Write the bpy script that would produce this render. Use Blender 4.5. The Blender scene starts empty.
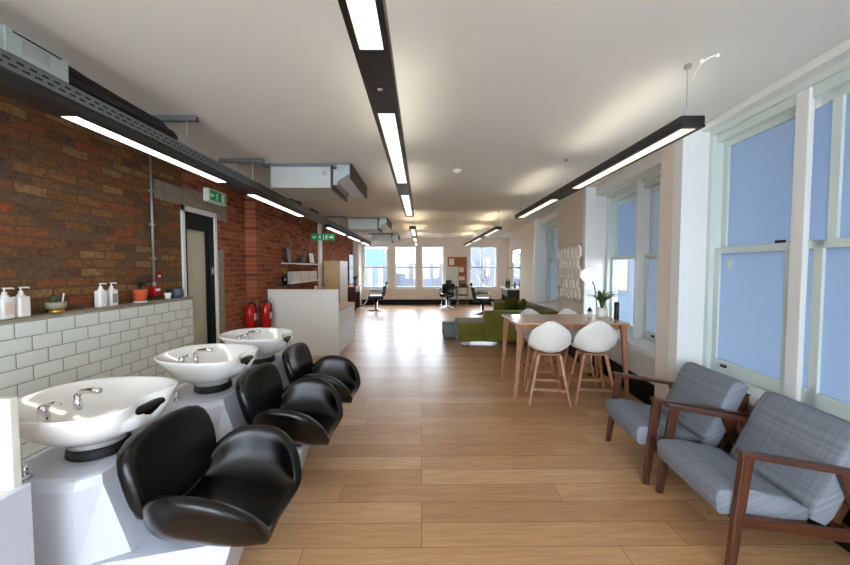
import bpy, bmesh, math, random
from mathutils import Vector, Matrix, Euler
random.seed(7)
PI = math.pi
scene = bpy.context.scene
COL = scene.collection

# ------------------------------------------------------------------ helpers
def lin(c):
    return c / 12.92 if c <= 0.04045 else ((c + 0.055) / 1.055) ** 2.4
def rgb(r, g, b):
    return (lin(r / 255), lin(g / 255), lin(b / 255), 1.0)

def new_mat(name):
    m = bpy.data.materials.new(name)
    m.use_nodes = True
    nt = m.node_tree
    bs = nt.nodes.get('Principled BSDF')
    return m, nt, bs

def flat(name, col, rough=0.5, metal=0.0, spec=0.5, coat=0.0, noise=0.0, nscale=20, bump=0.0, bscale=80, sheen=0.0):
    m, nt, bs = new_mat(name)
    bs.inputs['Base Color'].default_value = col
    bs.inputs['Roughness'].default_value = rough
    bs.inputs['Metallic'].default_value = metal
    bs.inputs['Specular IOR Level'].default_value = spec
    bs.inputs['Coat Weight'].default_value = coat
    if sheen: bs.inputs['Sheen Weight'].default_value = sheen
    tc = nt.nodes.new('ShaderNodeTexCoord')
    if noise:
        n = nt.nodes.new('ShaderNodeTexNoise'); n.inputs['Scale'].default_value = nscale; n.inputs['Detail'].default_value = 4
        nt.links.new(tc.outputs['Object'], n.inputs['Vector'])
        r = nt.nodes.new('ShaderNodeValToRGB')
        a = [max(0, c * (1 - noise)) for c in col[:3]]; b = [min(1, c * (1 + noise)) for c in col[:3]]
        r.color_ramp.elements[0].color = (*a, 1); r.color_ramp.elements[1].color = (*b, 1)
        r.color_ramp.elements[0].position = 0.3; r.color_ramp.elements[1].position = 0.7
        nt.links.new(n.outputs['Fac'], r.inputs['Fac']); nt.links.new(r.outputs['Color'], bs.inputs['Base Color'])
    if bump:
        n = nt.nodes.new('ShaderNodeTexNoise'); n.inputs['Scale'].default_value = bscale; n.inputs['Detail'].default_value = 3
        nt.links.new(tc.outputs['Object'], n.inputs['Vector'])
        bp = nt.nodes.new('ShaderNodeBump'); bp.inputs['Strength'].default_value = bump; bp.inputs['Distance'].default_value = 0.01
        nt.links.new(n.outputs['Fac'], bp.inputs['Height']); nt.links.new(bp.outputs['Normal'], bs.inputs['Normal'])
    return m

def yz_vector(nt, a='Y', b='Z'):
    """object coordinates with (a, b) moved to the texture's x, y"""
    tc = nt.nodes.new('ShaderNodeTexCoord')
    s = nt.nodes.new('ShaderNodeSeparateXYZ'); c = nt.nodes.new('ShaderNodeCombineXYZ')
    nt.links.new(tc.outputs['Object'], s.inputs[0])
    nt.links.new(s.outputs[a], c.inputs['X']); nt.links.new(s.outputs[b], c.inputs['Y'])
    return c.outputs[0]

def ramp(nt, stops, mode='CONSTANT'):
    r = nt.nodes.new('ShaderNodeValToRGB'); r.color_ramp.interpolation = mode
    el = r.color_ramp.elements
    el[0].position, el[0].color = stops[0]
    el[1].position, el[1].color = stops[1]
    for p, c in stops[2:]:
        e = el.new(p); e.color = c
    return r

def brick_mat(name, cols, mortar, bw=0.225, bh=0.075, ms=0.008, a='Y', b='Z', rough=0.9):
    m, nt, bs = new_mat(name)
    v = yz_vector(nt, a, b)
    dist = nt.nodes.new('ShaderNodeTexNoise'); dist.inputs['Scale'].default_value = 9; dist.inputs['Detail'].default_value = 2
    nt.links.new(v, dist.inputs['Vector'])
    mv = nt.nodes.new('ShaderNodeMixRGB'); mv.blend_type = 'LINEAR_LIGHT'; mv.inputs['Fac'].default_value = 0.012
    nt.links.new(v, mv.inputs['Color1']); nt.links.new(dist.outputs['Color'], mv.inputs['Color2'])
    br = nt.nodes.new('ShaderNodeTexBrick')
    br.inputs['Scale'].default_value = 1; br.inputs['Brick Width'].default_value = bw; br.inputs['Row Height'].default_value = bh
    br.inputs['Mortar Size'].default_value = ms; br.inputs['Mortar Smooth'].default_value = 0.3
    br.inputs['Color1'].default_value = (0, 0, 0, 1); br.inputs['Color2'].default_value = (1, 1, 1, 1); br.inputs['Bias'].default_value = 0
    nt.links.new(mv.outputs[0], br.inputs['Vector'])
    n = len(cols)
    rp = ramp(nt, [(i / n, c) for i, c in enumerate(cols)])
    nt.links.new(br.outputs['Color'], rp.inputs['Fac'])
    nz = nt.nodes.new('ShaderNodeTexNoise'); nz.inputs['Scale'].default_value = 28; nz.inputs['Detail'].default_value = 6
    nt.links.new(v, nz.inputs['Vector'])
    nr = ramp(nt, [(0.25, (0.45, 0.45, 0.45, 1)), (0.75, (1.25, 1.2, 1.15, 1))], 'LINEAR')
    nt.links.new(nz.outputs['Fac'], nr.inputs['Fac'])
    mul = nt.nodes.new('ShaderNodeMixRGB'); mul.blend_type = 'MULTIPLY'; mul.inputs['Fac'].default_value = 0.85
    nt.links.new(rp.outputs['Color'], mul.inputs['Color1']); nt.links.new(nr.outputs['Color'], mul.inputs['Color2'])
    mix = nt.nodes.new('ShaderNodeMixRGB'); mix.inputs['Color2'].default_value = mortar
    nt.links.new(br.outputs['Fac'], mix.inputs['Fac']); nt.links.new(mul.outputs[0], mix.inputs['Color1'])
    nt.links.new(mix.outputs[0], bs.inputs['Base Color'])
    bs.inputs['Roughness'].default_value = rough; bs.inputs['Specular IOR Level'].default_value = 0.2
    h = nt.nodes.new('ShaderNodeMath'); h.operation = 'MULTIPLY_ADD'; h.inputs[1].default_value = -1.0
    nt.links.new(br.outputs['Fac'], h.inputs[0]); nt.links.new(nz.outputs['Fac'], h.inputs[2])
    bp = nt.nodes.new('ShaderNodeBump'); bp.inputs['Strength'].default_value = 0.7; bp.inputs['Distance'].default_value = 0.012
    nt.links.new(h.outputs[0], bp.inputs['Height']); nt.links.new(bp.outputs['Normal'], bs.inputs['Normal'])
    return m

def tile_mat(name, col, grout, w, h, ms, a='Y', b='Z'):
    m, nt, bs = new_mat(name)
    v = yz_vector(nt, a, b)
    br = nt.nodes.new('ShaderNodeTexBrick')
    for k, x in (('Scale', 1), ('Brick Width', w), ('Row Height', h), ('Mortar Size', ms), ('Mortar Smooth', 0.0)):
        br.inputs[k].default_value = x
    br.inputs['Color1'].default_value = col; br.inputs['Color2'].default_value = tuple(c * 0.95 for c in col[:3]) + (1,)
    br.inputs['Mortar'].default_value = grout
    nt.links.new(v, br.inputs['Vector']); nt.links.new(br.outputs['Color'], bs.inputs['Base Color'])
    b2 = nt.nodes.new('ShaderNodeTexBrick')
    for k, x in (('Scale', 1), ('Brick Width', w), ('Row Height', h), ('Mortar Size', 0.014), ('Mortar Smooth', 1.0)):
        b2.inputs[k].default_value = x
    nt.links.new(v, b2.inputs['Vector'])
    inv = nt.nodes.new('ShaderNodeMath'); inv.operation = 'SUBTRACT'; inv.inputs[0].default_value = 1
    nt.links.new(b2.outputs['Fac'], inv.inputs[1])
    bp = nt.nodes.new('ShaderNodeBump'); bp.inputs['Strength'].default_value = 0.6; bp.inputs['Distance'].default_value = 0.006
    nt.links.new(inv.outputs[0], bp.inputs['Height']); nt.links.new(bp.outputs['Normal'], bs.inputs['Normal'])
    bs.inputs['Roughness'].default_value = 0.12
    return m

def wood_mat(name, c1, c2, axis='X', scale=1.0, rough=0.45, coat=0.0):
    m, nt, bs = new_mat(name)
    tc = nt.nodes.new('ShaderNodeTexCoord'); mp = nt.nodes.new('ShaderNodeMapping')
    s = {'X': (2, 30, 30), 'Y': (30, 2, 30), 'Z': (30, 30, 2)}[axis]
    mp.inputs['Scale'].default_value = tuple(x * scale for x in s)
    nt.links.new(tc.outputs['Object'], mp.inputs['Vector'])
    n = nt.nodes.new('ShaderNodeTexNoise'); n.inputs['Scale'].default_value = 1.5; n.inputs['Detail'].default_value = 6; n.inputs['Distortion'].default_value = 0.6
    nt.links.new(mp.outputs[0], n.inputs['Vector'])
    r = ramp(nt, [(0.3, c1), (0.7, c2)], 'LINEAR')
    nt.links.new(n.outputs['Fac'], r.inputs['Fac']); nt.links.new(r.outputs['Color'], bs.inputs['Base Color'])
    bs.inputs['Roughness'].default_value = rough; bs.inputs['Coat Weight'].default_value = coat
    return m

def floor_mat():
    m, nt, bs = new_mat('oak_planks')
    tc = nt.nodes.new('ShaderNodeTexCoord')
    br = nt.nodes.new('ShaderNodeTexBrick')
    for k, x in (('Scale', 1), ('Brick Width', 1.7), ('Row Height', 0.182), ('Mortar Size', 0.0016), ('Mortar Smooth', 0.0)):
        br.inputs[k].default_value = x
    br.offset = 0.37; br.offset_frequency = 3; br.squash_frequency = 2; br.squash = 0.85
    br.inputs['Color1'].default_value = (0, 0, 0, 1); br.inputs['Color2'].default_value = (1, 1, 1, 1); br.inputs['Bias'].default_value = 0
    nt.links.new(tc.outputs['Object'], br.inputs['Vector'])
    rp = ramp(nt, [(0.0, rgb(182, 138, 97)), (0.35, rgb(192, 149, 107)), (0.65, rgb(199, 157, 114)), (1.0, rgb(206, 166, 124))], 'LINEAR')
    nt.links.new(br.outputs['Color'], rp.inputs['Fac'])
    # grain, shifted from plank to plank
    sh = nt.nodes.new('ShaderNodeVectorMath'); sh.operation = 'MULTIPLY_ADD'
    sh.inputs[1].default_value = (7, 3, 5)
    nt.links.new(br.outputs['Color'], sh.inputs[0]); nt.links.new(tc.outputs['Object'], sh.inputs[2])
    mp = nt.nodes.new('ShaderNodeMapping'); mp.inputs['Scale'].default_value = (1.2, 16, 1)
    nt.links.new(sh.outputs[0], mp.inputs['Vector'])
    n = nt.nodes.new('ShaderNodeTexNoise'); n.inputs['Scale'].default_value = 2.2; n.inputs['Detail'].default_value = 8; n.inputs['Distortion'].default_value = 1.2
    nt.links.new(mp.outputs[0], n.inputs['Vector'])
    gr = ramp(nt, [(0.3, (0.80, 0.77, 0.74, 1)), (0.7, (1.1, 1.09, 1.07, 1))], 'LINEAR')
    nt.links.new(n.outputs['Fac'], gr.inputs['Fac'])
    mul = nt.nodes.new('ShaderNodeMixRGB'); mul.blend_type = 'MULTIPLY'; mul.inputs['Fac'].default_value = 1
    nt.links.new(rp.outputs['Color'], mul.inputs['Color1']); nt.links.new(gr.outputs['Color'], mul.inputs['Color2'])
    # knots
    vo = nt.nodes.new('ShaderNodeTexVoronoi'); vo.inputs['Scale'].default_value = 1.0
    mk = nt.nodes.new('ShaderNodeMapping'); mk.inputs['Scale'].default_value = (1.5, 3.0, 1)
    nt.links.new(tc.outputs['Object'], mk.inputs['Vector']); nt.links.new(mk.outputs[0], vo.inputs['Vector'])
    kr = ramp(nt, [(0.0, (0.22, 0.15, 0.1, 1)), (0.045, (1, 1, 1, 1))], 'LINEAR')
    nt.links.new(vo.outputs['Distance'], kr.inputs['Fac'])
    m2 = nt.nodes.new('ShaderNodeMixRGB'); m2.blend_type = 'MULTIPLY'; m2.inputs['Fac'].default_value = 0.8
    nt.links.new(mul.outputs[0], m2.inputs['Color1']); nt.links.new(kr.outputs['Color'], m2.inputs['Color2'])
    mix = nt.nodes.new('ShaderNodeMixRGB'); mix.inputs['Color2'].default_value = rgb(96, 66, 40)
    nt.links.new(br.outputs['Fac'], mix.inputs['Fac']); nt.links.new(m2.outputs[0], mix.inputs['Color1'])
    nt.links.new(mix.outputs[0], bs.inputs['Base Color'])
    bs.inputs['Roughness'].default_value = 0.33
    bs.inputs['Specular IOR Level'].default_value = 0.5
    bp = nt.nodes.new('ShaderNodeBump'); bp.inputs['Strength'].default_value = 0.25; bp.inputs['Distance'].default_value = 0.002; bp.invert = True
    nt.links.new(br.outputs['Fac'], bp.inputs['Height']); nt.links.new(bp.outputs['Normal'], bs.inputs['Normal'])
    return m

def plaid_mat(name, c1, c2, c3):
    m, nt, bs = new_mat(name)
    tc = nt.nodes.new('ShaderNodeTexCoord')
    s = nt.nodes.new('ShaderNodeSeparateXYZ'); nt.links.new(tc.outputs['Object'], s.inputs[0])
    def weave(sock, f):
        mm = nt.nodes.new('ShaderNodeMath'); mm.operation = 'MULTIPLY'; mm.inputs[1].default_value = f
        nt.links.new(sock, mm.inputs[0])
        nn = nt.nodes.new('ShaderNodeTexNoise'); nn.noise_dimensions = '1D'; nn.inputs['Scale'].default_value = 1; nn.inputs['Detail'].default_value = 3
        nt.links.new(mm.outputs[0], nn.inputs['W']); return nn.outputs['Fac']
    ad0 = nt.nodes.new('ShaderNodeMath'); ad0.operation = 'MULTIPLY_ADD'; ad0.inputs[1].default_value = -0.6
    nt.links.new(s.outputs['X'], ad0.inputs[0]); nt.links.new(s.outputs['Z'], ad0.inputs[2])
    a = weave(s.outputs['Y'], 55); b = weave(ad0.outputs[0], 55)
    ad = nt.nodes.new('ShaderNodeMath'); ad.operation = 'ADD'; nt.links.new(a, ad.inputs[0]); nt.links.new(b, ad.inputs[1])
    hf = nt.nodes.new('ShaderNodeMath'); hf.operation = 'MULTIPLY'; hf.inputs[1].default_value = 0.5; nt.links.new(ad.outputs[0], hf.inputs[0])
    r = ramp(nt, [(0.32, c1), (0.5, c2), (0.68, c3)], 'LINEAR')
    nt.links.new(hf.outputs[0], r.inputs['Fac']); nt.links.new(r.outputs['Color'], bs.inputs['Base Color'])
    bs.inputs['Roughness'].default_value = 0.95; bs.inputs['Specular IOR Level'].default_value = 0.1
    n = nt.nodes.new('ShaderNodeTexNoise'); n.inputs['Scale'].default_value = 350
    nt.links.new(tc.outputs['Object'], n.inputs['Vector'])
    bp = nt.nodes.new('ShaderNodeBump'); bp.inputs['Strength'].default_value = 0.3; bp.inputs['Distance'].default_value = 0.003
    nt.links.new(n.outputs['Fac'], bp.inputs['Height']); nt.links.new(bp.outputs['Normal'], bs.inputs['Normal'])
    return m

def emit(name, col, s):
    m, nt, bs = new_mat(name)
    bs.inputs['Base Color'].default_value = (0.8, 0.8, 0.8, 1)
    bs.inputs['Emission Color'].default_value = col; bs.inputs['Emission Strength'].default_value = s
    bs.inputs['Roughness'].default_value = 0.6
    return m

def glass_mat(name, tint=(1, 1, 1, 1), refl=0.08):
    m, nt, bs = new_mat(name); nt.nodes.remove(bs)
    out = nt.nodes['Material Output']
    t = nt.nodes.new('ShaderNodeBsdfTransparent'); t.inputs[0].default_value = tint
    g = nt.nodes.new('ShaderNodeBsdfGlossy'); g.inputs['Roughness'].default_value = 0.02
    lw = nt.nodes.new('ShaderNodeLayerWeight'); lw.inputs['Blend'].default_value = 0.5
    pw = nt.nodes.new('ShaderNodeMath'); pw.operation = 'POWER'; pw.inputs[1].default_value = 4.0
    fr = nt.nodes.new('ShaderNodeMath'); fr.operation = 'MULTIPLY_ADD'; fr.inputs[1].default_value = 0.6; fr.inputs[2].default_value = 0.03
    nt.links.new(lw.outputs['Facing'], pw.inputs[0]); nt.links.new(pw.outputs[0], fr.inputs[0])
    mx = nt.nodes.new('ShaderNodeMixShader')
    nt.links.new(fr.outputs[0], mx.inputs[0]); nt.links.new(t.outputs[0], mx.inputs[1]); nt.links.new(g.outputs[0], mx.inputs[2])
    nt.links.new(mx.outputs[0], out.inputs[0])
    return m

def frosted_mat(name, col, refl=0.05):
    m, nt, bs = new_mat(name); nt.nodes.remove(bs)
    out = nt.nodes['Material Output']
    t = nt.nodes.new('ShaderNodeBsdfTranslucent'); t.inputs[0].default_value = col
    d = nt.nodes.new('ShaderNodeBsdfDiffuse'); d.inputs[0].default_value = rgb(150, 175, 205)
    g = nt.nodes.new('ShaderNodeBsdfGlossy'); g.inputs['Roughness'].default_value = 0.06
    m1 = nt.nodes.new('ShaderNodeMixShader'); m1.inputs[0].default_value = 0.25
    m2 = nt.nodes.new('ShaderNodeMixShader'); m2.inputs[0].default_value = refl
    nt.links.new(t.outputs[0], m1.inputs[1]); nt.links.new(d.outputs[0], m1.inputs[2])
    nt.links.new(m1.outputs[0], m2.inputs[1]); nt.links.new(g.outputs[0], m2.inputs[2])
    nt.links.new(m2.outputs[0], out.inputs[0])
    return m

# ------------------------------------------------------------------ mesh builder
class MB:
    def __init__(s): s.bm = bmesh.new(); s.mi = 0; s.sm = False
    def _fin(s, faces):
        for f in faces: f.material_index = s.mi; f.smooth = s.sm
    def box(s, x0, y0, z0, x1, y1, z1, bev=0.0, seg=2, rot=None, piv=None):
        bm = bmesh.new()
        bmesh.ops.create_cube(bm, size=1)
        for v in bm.verts:
            v.co = Vector((x0 + (v.co.x + .5) * (x1 - x0), y0 + (v.co.y + .5) * (y1 - y0), z0 + (v.co.z + .5) * (z1 - z0)))
        if bev:
            bmesh.ops.bevel(bm, geom=bm.edges[:], offset=bev, segments=seg, affect='EDGES', profile=0.5)
        if rot is not None:
            p = Vector(piv) if piv else Vector(((x0 + x1) / 2, (y0 + y1) / 2, (z0 + z1) / 2))
            M = Matrix.Translation(p) @ Euler(rot).to_matrix().to_4x4() @ Matrix.Translation(-p)
            bmesh.ops.transform(bm, matrix=M, verts=bm.verts)
        s._merge(bm); return s
    def _merge(s, bm):
        me = bpy.data.meshes.new('t'); bm.to_mesh(me); bm.free()
        n = len(s.bm.faces); s.bm.from_mesh(me); bpy.data.meshes.remove(me)
        s.bm.faces.ensure_lookup_table(); s._fin(s.bm.faces[n:])
    def bar(s, a, b, w, h=None, w2=None, h2=None, up=(0, 0, 1), bev=0.0):
        """square bar from a to b, w across and h along 'up', tapering to w2, h2"""
        a, b = Vector(a), Vector(b); h = h or w; w2 = w2 or w; h2 = h2 or h
        d = (b - a).normalized(); u = Vector(up)
        if abs(d.dot(u)) > 0.98: u = Vector((0, 1, 0))
        r = d.cross(u).normalized(); u = r.cross(d).normalized()
        bm = bmesh.new(); vs = []
        for p, ww, hh in ((a, w, h), (b, w2, h2)):
            for i, j in ((-1, -1), (1, -1), (1, 1), (-1, 1)):
                vs.append(bm.verts.new(p + r * i * ww / 2 + u * j * hh / 2))
        for q in ((3, 2, 1, 0), (4, 5, 6, 7), (0, 1, 5, 4), (1, 2, 6, 5), (2, 3, 7, 6), (3, 0, 4, 7)):
            bm.faces.new([vs[k] for k in q])
        bmesh.ops.recalc_face_normals(bm, faces=bm.faces[:])
        if bev: bmesh.ops.bevel(bm, geom=bm.edges[:], offset=bev, segments=2, affect='EDGES', profile=0.5)
        s._merge(bm); return s
    def tube(s, pts, r, n=10, r2=None, cap=True):
        pts = [Vector(p) for p in pts]; rings = []
        for i, p in enumerate(pts):
            d = (pts[min(i + 1, len(pts) - 1)] - pts[max(i - 1, 0)]).normalized()
            u = Vector((0, 0, 1)) if abs(d.z) < 0.9 else Vector((1, 0, 0))
            a = d.cross(u).normalized(); b = d.cross(a).normalized()
            rr = r if r2 is None else r + (r2 - r) * i / (len(pts) - 1)
            rings.append([p + a * math.cos(2 * PI * k / n) * rr + b * math.sin(2 * PI * k / n) * rr for k in range(n)])
        s.loft(rings, cap=cap); return s
    def loft(s, rings, cap=True, closed=True):
        bm = bmesh.new(); R = [[bm.verts.new(p) for p in r] for r in rings]; n = len(R[0])
        for i in range(len(R) - 1):
            for k in range(n if closed else n - 1):
                bm.faces.new((R[i][k], R[i][(k + 1) % n], R[i + 1][(k + 1) % n], R[i + 1][k]))
        if cap and closed:
            bm.faces.new(R[0][::-1]); bm.faces.new(R[-1])
        bmesh.ops.recalc_face_normals(bm, faces=bm.faces[:])
        s._merge(bm); return s
    def lathe(s, prof, c=(0, 0, 0), n=24, sx=1, sy=1):
        rings = [[Vector((c[0] + r * sx * math.cos(2 * PI * k / n), c[1] + r * sy * math.sin(2 * PI * k / n), c[2] + z)) for k in range(n)] for r, z in prof]
        s.loft(rings, cap=True); return s
    def prism(s, poly, axis, a, b):
        """poly of 2-D points extruded along axis from a to b; axis 'x': (y,z), 'y': (x,z), 'z': (x,y)"""
        f = {'x': lambda p, t: Vector((t, p[0], p[1])), 'y': lambda p, t: Vector((p[0], t, p[1])), 'z': lambda p, t: Vector((p[0], p[1], t))}[axis]
        s.loft([[f(p, a) for p in poly], [f(p, b) for p in poly]]); return s
    def ball(s, c, r, seg=16, sx=1, sy=1, sz=1):
        bm = bmesh.new(); bmesh.ops.create_uvsphere(bm, u_segments=seg, v_segments=seg // 2 + 2, radius=r)
        for v in bm.verts: v.co = Vector((c[0] + v.co.x * sx, c[1] + v.co.y * sy, c[2] + v.co.z * sz))
        s._merge(bm); return s
    def quad(s, *p):
        bm = bmesh.new(); bm.faces.new([bm.verts.new(q) for q in p]); s._merge(bm); return s
    def build(s, name, mats, parent=None, sub=0, solid=0.0, label=None, kind=None):
        me = bpy.data.meshes.new(name); s.bm.to_mesh(me); s.bm.free()
        for m in (mats if isinstance(mats, (list, tuple)) else [mats]): me.materials.append(m)
        o = bpy.data.objects.new(name, me); COL.objects.link(o)
        if parent is not None: o.parent = parent
        if solid:
            md = o.modifiers.new('s', 'SOLIDIFY'); md.thickness = solid; md.offset = 0
        if sub:
            md = o.modifiers.new('u', 'SUBSURF'); md.levels = sub; md.render_levels = sub
        if label: o['label'] = label
        if kind: o['kind'] = kind
        return o

def smb():
    m = MB(); m.sm = True; return m
def tag(o, label, cat, group=None):
    o['label'] = label; o['category'] = cat
    if group: o['group'] = group
    return o
def thing(name, label, cat, loc=(0, 0, 0), rz=0.0, group=None):
    o = bpy.data.objects.new(name, None); COL.objects.link(o); o.empty_display_size = 0.1
    o.location = loc; o.rotation_euler = (0, 0, rz)
    return tag(o, label, cat, group)
def struct(o):
    o['kind'] = 'structure'; return o
def copy_tree(o, parent=None):
    c = o.copy(); COL.objects.link(c)
    if parent is not None: c.parent = parent
    for ch in [x for x in bpy.data.objects if x.parent == o]: copy_tree(ch, c)
    return c
def dup(o, loc, rz, label, group=None):
    c = copy_tree(o); c.location = loc; c.rotation_euler = (0, 0, rz); c['label'] = label
    if group: c['group'] = group
    return c

# ------------------------------------------------------------------ materials
M = {}
M['brick_brown'] = brick_mat('brown_brick', [rgb(118, 84, 56), rgb(106, 76, 53), rgb(136, 98, 60), rgb(100, 76, 60), rgb(122, 86, 55), rgb(134, 86, 57), rgb(108, 86, 70), rgb(144, 112, 74), rgb(126, 90, 56), rgb(144, 80, 54)], rgb(96, 76, 58))
M['brick_red'] = brick_mat('red_brick', [rgb(160, 86, 60), rgb(146, 78, 56), rgb(170, 98, 68), rgb(132, 72, 54), rgb(162, 92, 62), rgb(176, 110, 80)], rgb(154, 112, 90))
M['tile'] = tile_mat('white_metro_tile', rgb(226, 230, 222), rgb(140, 146, 140), 0.203, 0.103, 0.003)
M['ceiling'] = flat('ceiling_plaster', rgb(226, 228, 224), 0.9, spec=0.1)
M['cream'] = flat('cream_wall_paint', rgb(226, 216, 204), 0.8, spec=0.2)
M['white_paint'] = flat('white_gloss_paint', rgb(228, 230, 228), 0.4)
M['sash'] = flat('pale_green_gloss_paint', rgb(208, 220, 215), 0.4)
M['black_paint'] = flat('black_skirting_paint', rgb(16, 16, 18), 0.6, spec=0.25)
M['floor'] = floor_mat()
M['black_metal'] = flat('black_powder_coat', rgb(26, 25, 26), 0.45)
M['galv'] = flat('galvanised_steel', rgb(168, 174, 174), 0.42, metal=0.75, noise=0.12, nscale=25)
M['galv_dark'] = flat('dull_galvanised_steel', rgb(120, 128, 130), 0.5, metal=0.6)
M['duct_face'] = flat('foil_faced_duct_board', rgb(186, 190, 186), 0.45, metal=0.35, noise=0.05, nscale=8)
M['diffuser'] = emit('lit_lamp_diffuser', (1.0, 0.88, 0.68, 1), 0.62)
M['diffuser_white'] = emit('lit_cool_lamp_diffuser', (1.0, 0.95, 0.86, 1), 4.0)
M['uplight_warm'] = emit('lit_warm_upper_diffuser', (1.0, 0.78, 0.50, 1), 6.0)
M['uplight'] = emit('lit_upper_diffuser', (1.0, 0.88, 0.70, 1), 2.6)
M['globe'] = emit('lit_paper_globe', (1.0, 0.88, 0.68, 1), 1.3)
M['ceramic'] = flat('white_glazed_ceramic', rgb(240, 240, 238), 0.08, coat=0.5)
M['shroud'] = flat('white_moulded_plastic', rgb(204, 209, 222), 0.3)
M['leather'] = flat('black_vinyl', rgb(8, 8, 8), 0.27, spec=0.42, bump=0.06, bscale=260)
M['rubber'] = flat('black_rubber', rgb(18, 18, 18), 0.6)
M['chrome'] = flat('chrome', rgb(225, 225, 228), 0.12, metal=1.0)
M['walnut'] = wood_mat('dark_walnut', rgb(56, 30, 20), rgb(96, 54, 34), 'Z', 1.0, 0.35, 0.2)
M['walnut_x'] = wood_mat('dark_walnut_long', rgb(56, 30, 20), rgb(96, 54, 34), 'X', 1.0, 0.35, 0.2)
M['plaid'] = plaid_mat('grey_tweed', rgb(116, 121, 132), rgb(128, 133, 144), rgb(140, 145, 156))
M['oak'] = wood_mat('oak_veneer', rgb(186, 142, 108), rgb(210, 170, 134), 'X', 0.7, 0.25, 0.3)
M['oak_leg'] = wood_mat('oak_leg', rgb(150, 100, 70), rgb(180, 128, 94), 'Z', 1.0, 0.4)
M['shell'] = flat('white_seat_plastic', rgb(232, 232, 228), 0.3)
M['green'] = flat('olive_green_felt', rgb(104, 102, 40), 0.95, spec=0.1, noise=0.12, nscale=60, sheen=0.2)
M['green_dark'] = flat('dark_olive_cushion', rgb(78, 76, 32), 0.95, spec=0.1, noise=0.1, nscale=60)
M['grey_felt'] = flat('blue_grey_felt', rgb(120, 134, 140), 0.95, spec=0.1, noise=0.1, nscale=60)
M['counter_white'] = flat('white_laminate', rgb(226, 224, 216), 0.3)
M['beige_board'] = flat('pale_birch_board', rgb(214, 184, 138), 0.5, noise=0.06, nscale=6)
M['glass'] = glass_mat('clear_window_glass')
M['frost'] = frosted_mat('frosted_window_film', (.56, .65, .76, 1))
M['frost_pale'] = frosted_mat('pale_frosted_window_film', (.60, .65, .69, 1))
M['mirror'] = flat('mirror_glass', rgb(230, 232, 235), 0.02, metal=1.0)
M['sign_green'] = emit('exit_sign_green', rgb(0, 120, 66), 0.25); M['sign_green'].node_tree.nodes['Principled BSDF'].inputs['Base Color'].default_value = rgb(8, 96, 58)
M['sign_white'] = flat('sign_white', rgb(236, 238, 232), 0.5)
M['red'] = flat('red_enamel', rgb(186, 26, 26), 0.25)
M['label_pale'] = flat('pale_paper_label', rgb(226, 222, 214), 0.7)
M['label_grey'] = flat('grey_print', rgb(150, 150, 148), 0.7)
M['label_peach'] = flat('peach_paper_label', rgb(226, 200, 184), 0.7)
M['bottle'] = flat('white_bottle_plastic', rgb(232, 228, 224), 0.3)
M['terracotta'] = flat('orange_terracotta', rgb(206, 88, 44), 0.6)
M['slate'] = flat('blue_grey_glaze', rgb(84, 94, 110), 0.4, noise=0.25, nscale=40)
M['gold'] = flat('brass', rgb(190, 150, 60), 0.35, metal=0.8)
M['concrete'] = flat('grey_cement', rgb(146, 136, 120), 0.95, noise=0.2, nscale=12)
M['leaf'] = flat('green_leaf', rgb(70, 104, 44), 0.5, noise=0.3, nscale=30)
M['leaf_dark'] = flat('dark_green_leaf', rgb(40, 66, 34), 0.5, noise=0.3, nscale=30)
M['door_panel'] = flat('grey_beige_door_panel', rgb(196, 190, 166), 0.6)
M['box_grey'] = flat('grey_enclosure_paint', rgb(160, 172, 172), 0.5)
M['hose'] = flat('black_corrugated_hose', rgb(24, 22, 24), 0.6)
M['cork'] = flat('brown_cork', rgb(150, 96, 58), 0.9, noise=0.3, nscale=30)
M['screen'] = flat('pale_grey_green_board', rgb(206, 210, 196), 0.5)
M['art'] = flat('cream_relief_plaster', rgb(236, 230, 220), 0.7)
M['black_glass'] = flat('black_glass', rgb(16, 17, 22), 0.1)
M['dark_soil'] = flat('dark_soil', rgb(40, 30, 22), 1.0)

# ------------------------------------------------------------------ room shell
H = 2.72
YB, YF = -3.0, 14.25
TH = math.atan(0.105)              # the window wall runs 6 degrees off the room's axis
RW = dict(loc=(2.09, 0, 0), rz=-TH)
def put_right(o):
    o.location = RW['loc']; o.rotation_euler = (0, 0, RW['rz']); return o
def R(n, t, z=0.0):
    """point n behind / t along the right wall"""
    return Vector((2.09 + n * math.cos(TH) + t * math.sin(TH), -n * math.sin(TH) + t * math.cos(TH), z))

b = MB(); b.box(-3.2, YB - .2, -0.1, 4.6, YF + 0.3, 0)
struct(b.build('floor', M['floor']))
b = MB(); b.box(-3.2, YB - .2, H, 4.6, YF + 0.3, H + 0.2)
struct(b.build('ceiling', M['ceiling']))

# left wall: brick, with the door opening
XL, XL2 = -2.82, -2.65
DY0, DY1, DZ = 4.20, 4.80, 2.18
b = MB()
b.box(XL - .25, YB, 0, XL, DY0, H)
b.mi = 1
b.box(XL - .25, DY0, DZ + .28, XL, DY1 + .25, H)
b.box(XL - .25, DY1, 0, XL, 5.66, DZ + .28)
b.box(XL - .25, DY1 + .25, DZ + .28, XL, 5.66, H)
b.box(XL - .25, 5.66, 0, XL2, YF, H)
b.mi = 2
b.box(XL - .25, DY0 - .0, DZ, XL + .004, DY1 + .0, DZ + .28)
b.box(XL - .01, DY0 - .45, DZ + .06, XL + .006, DY0, DZ + .26)
b.box(XL - .01, DY1, DZ - .02, XL + .006, DY1 + .32, DZ + .24)
b.box(XL - .01, DY1 + .05, 0, XL + .006, DY1 + .22, 1.75)
wl = struct(b.build('wall_left', [M['brick_brown'], M['brick_red'], M['concrete']]))
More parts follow.
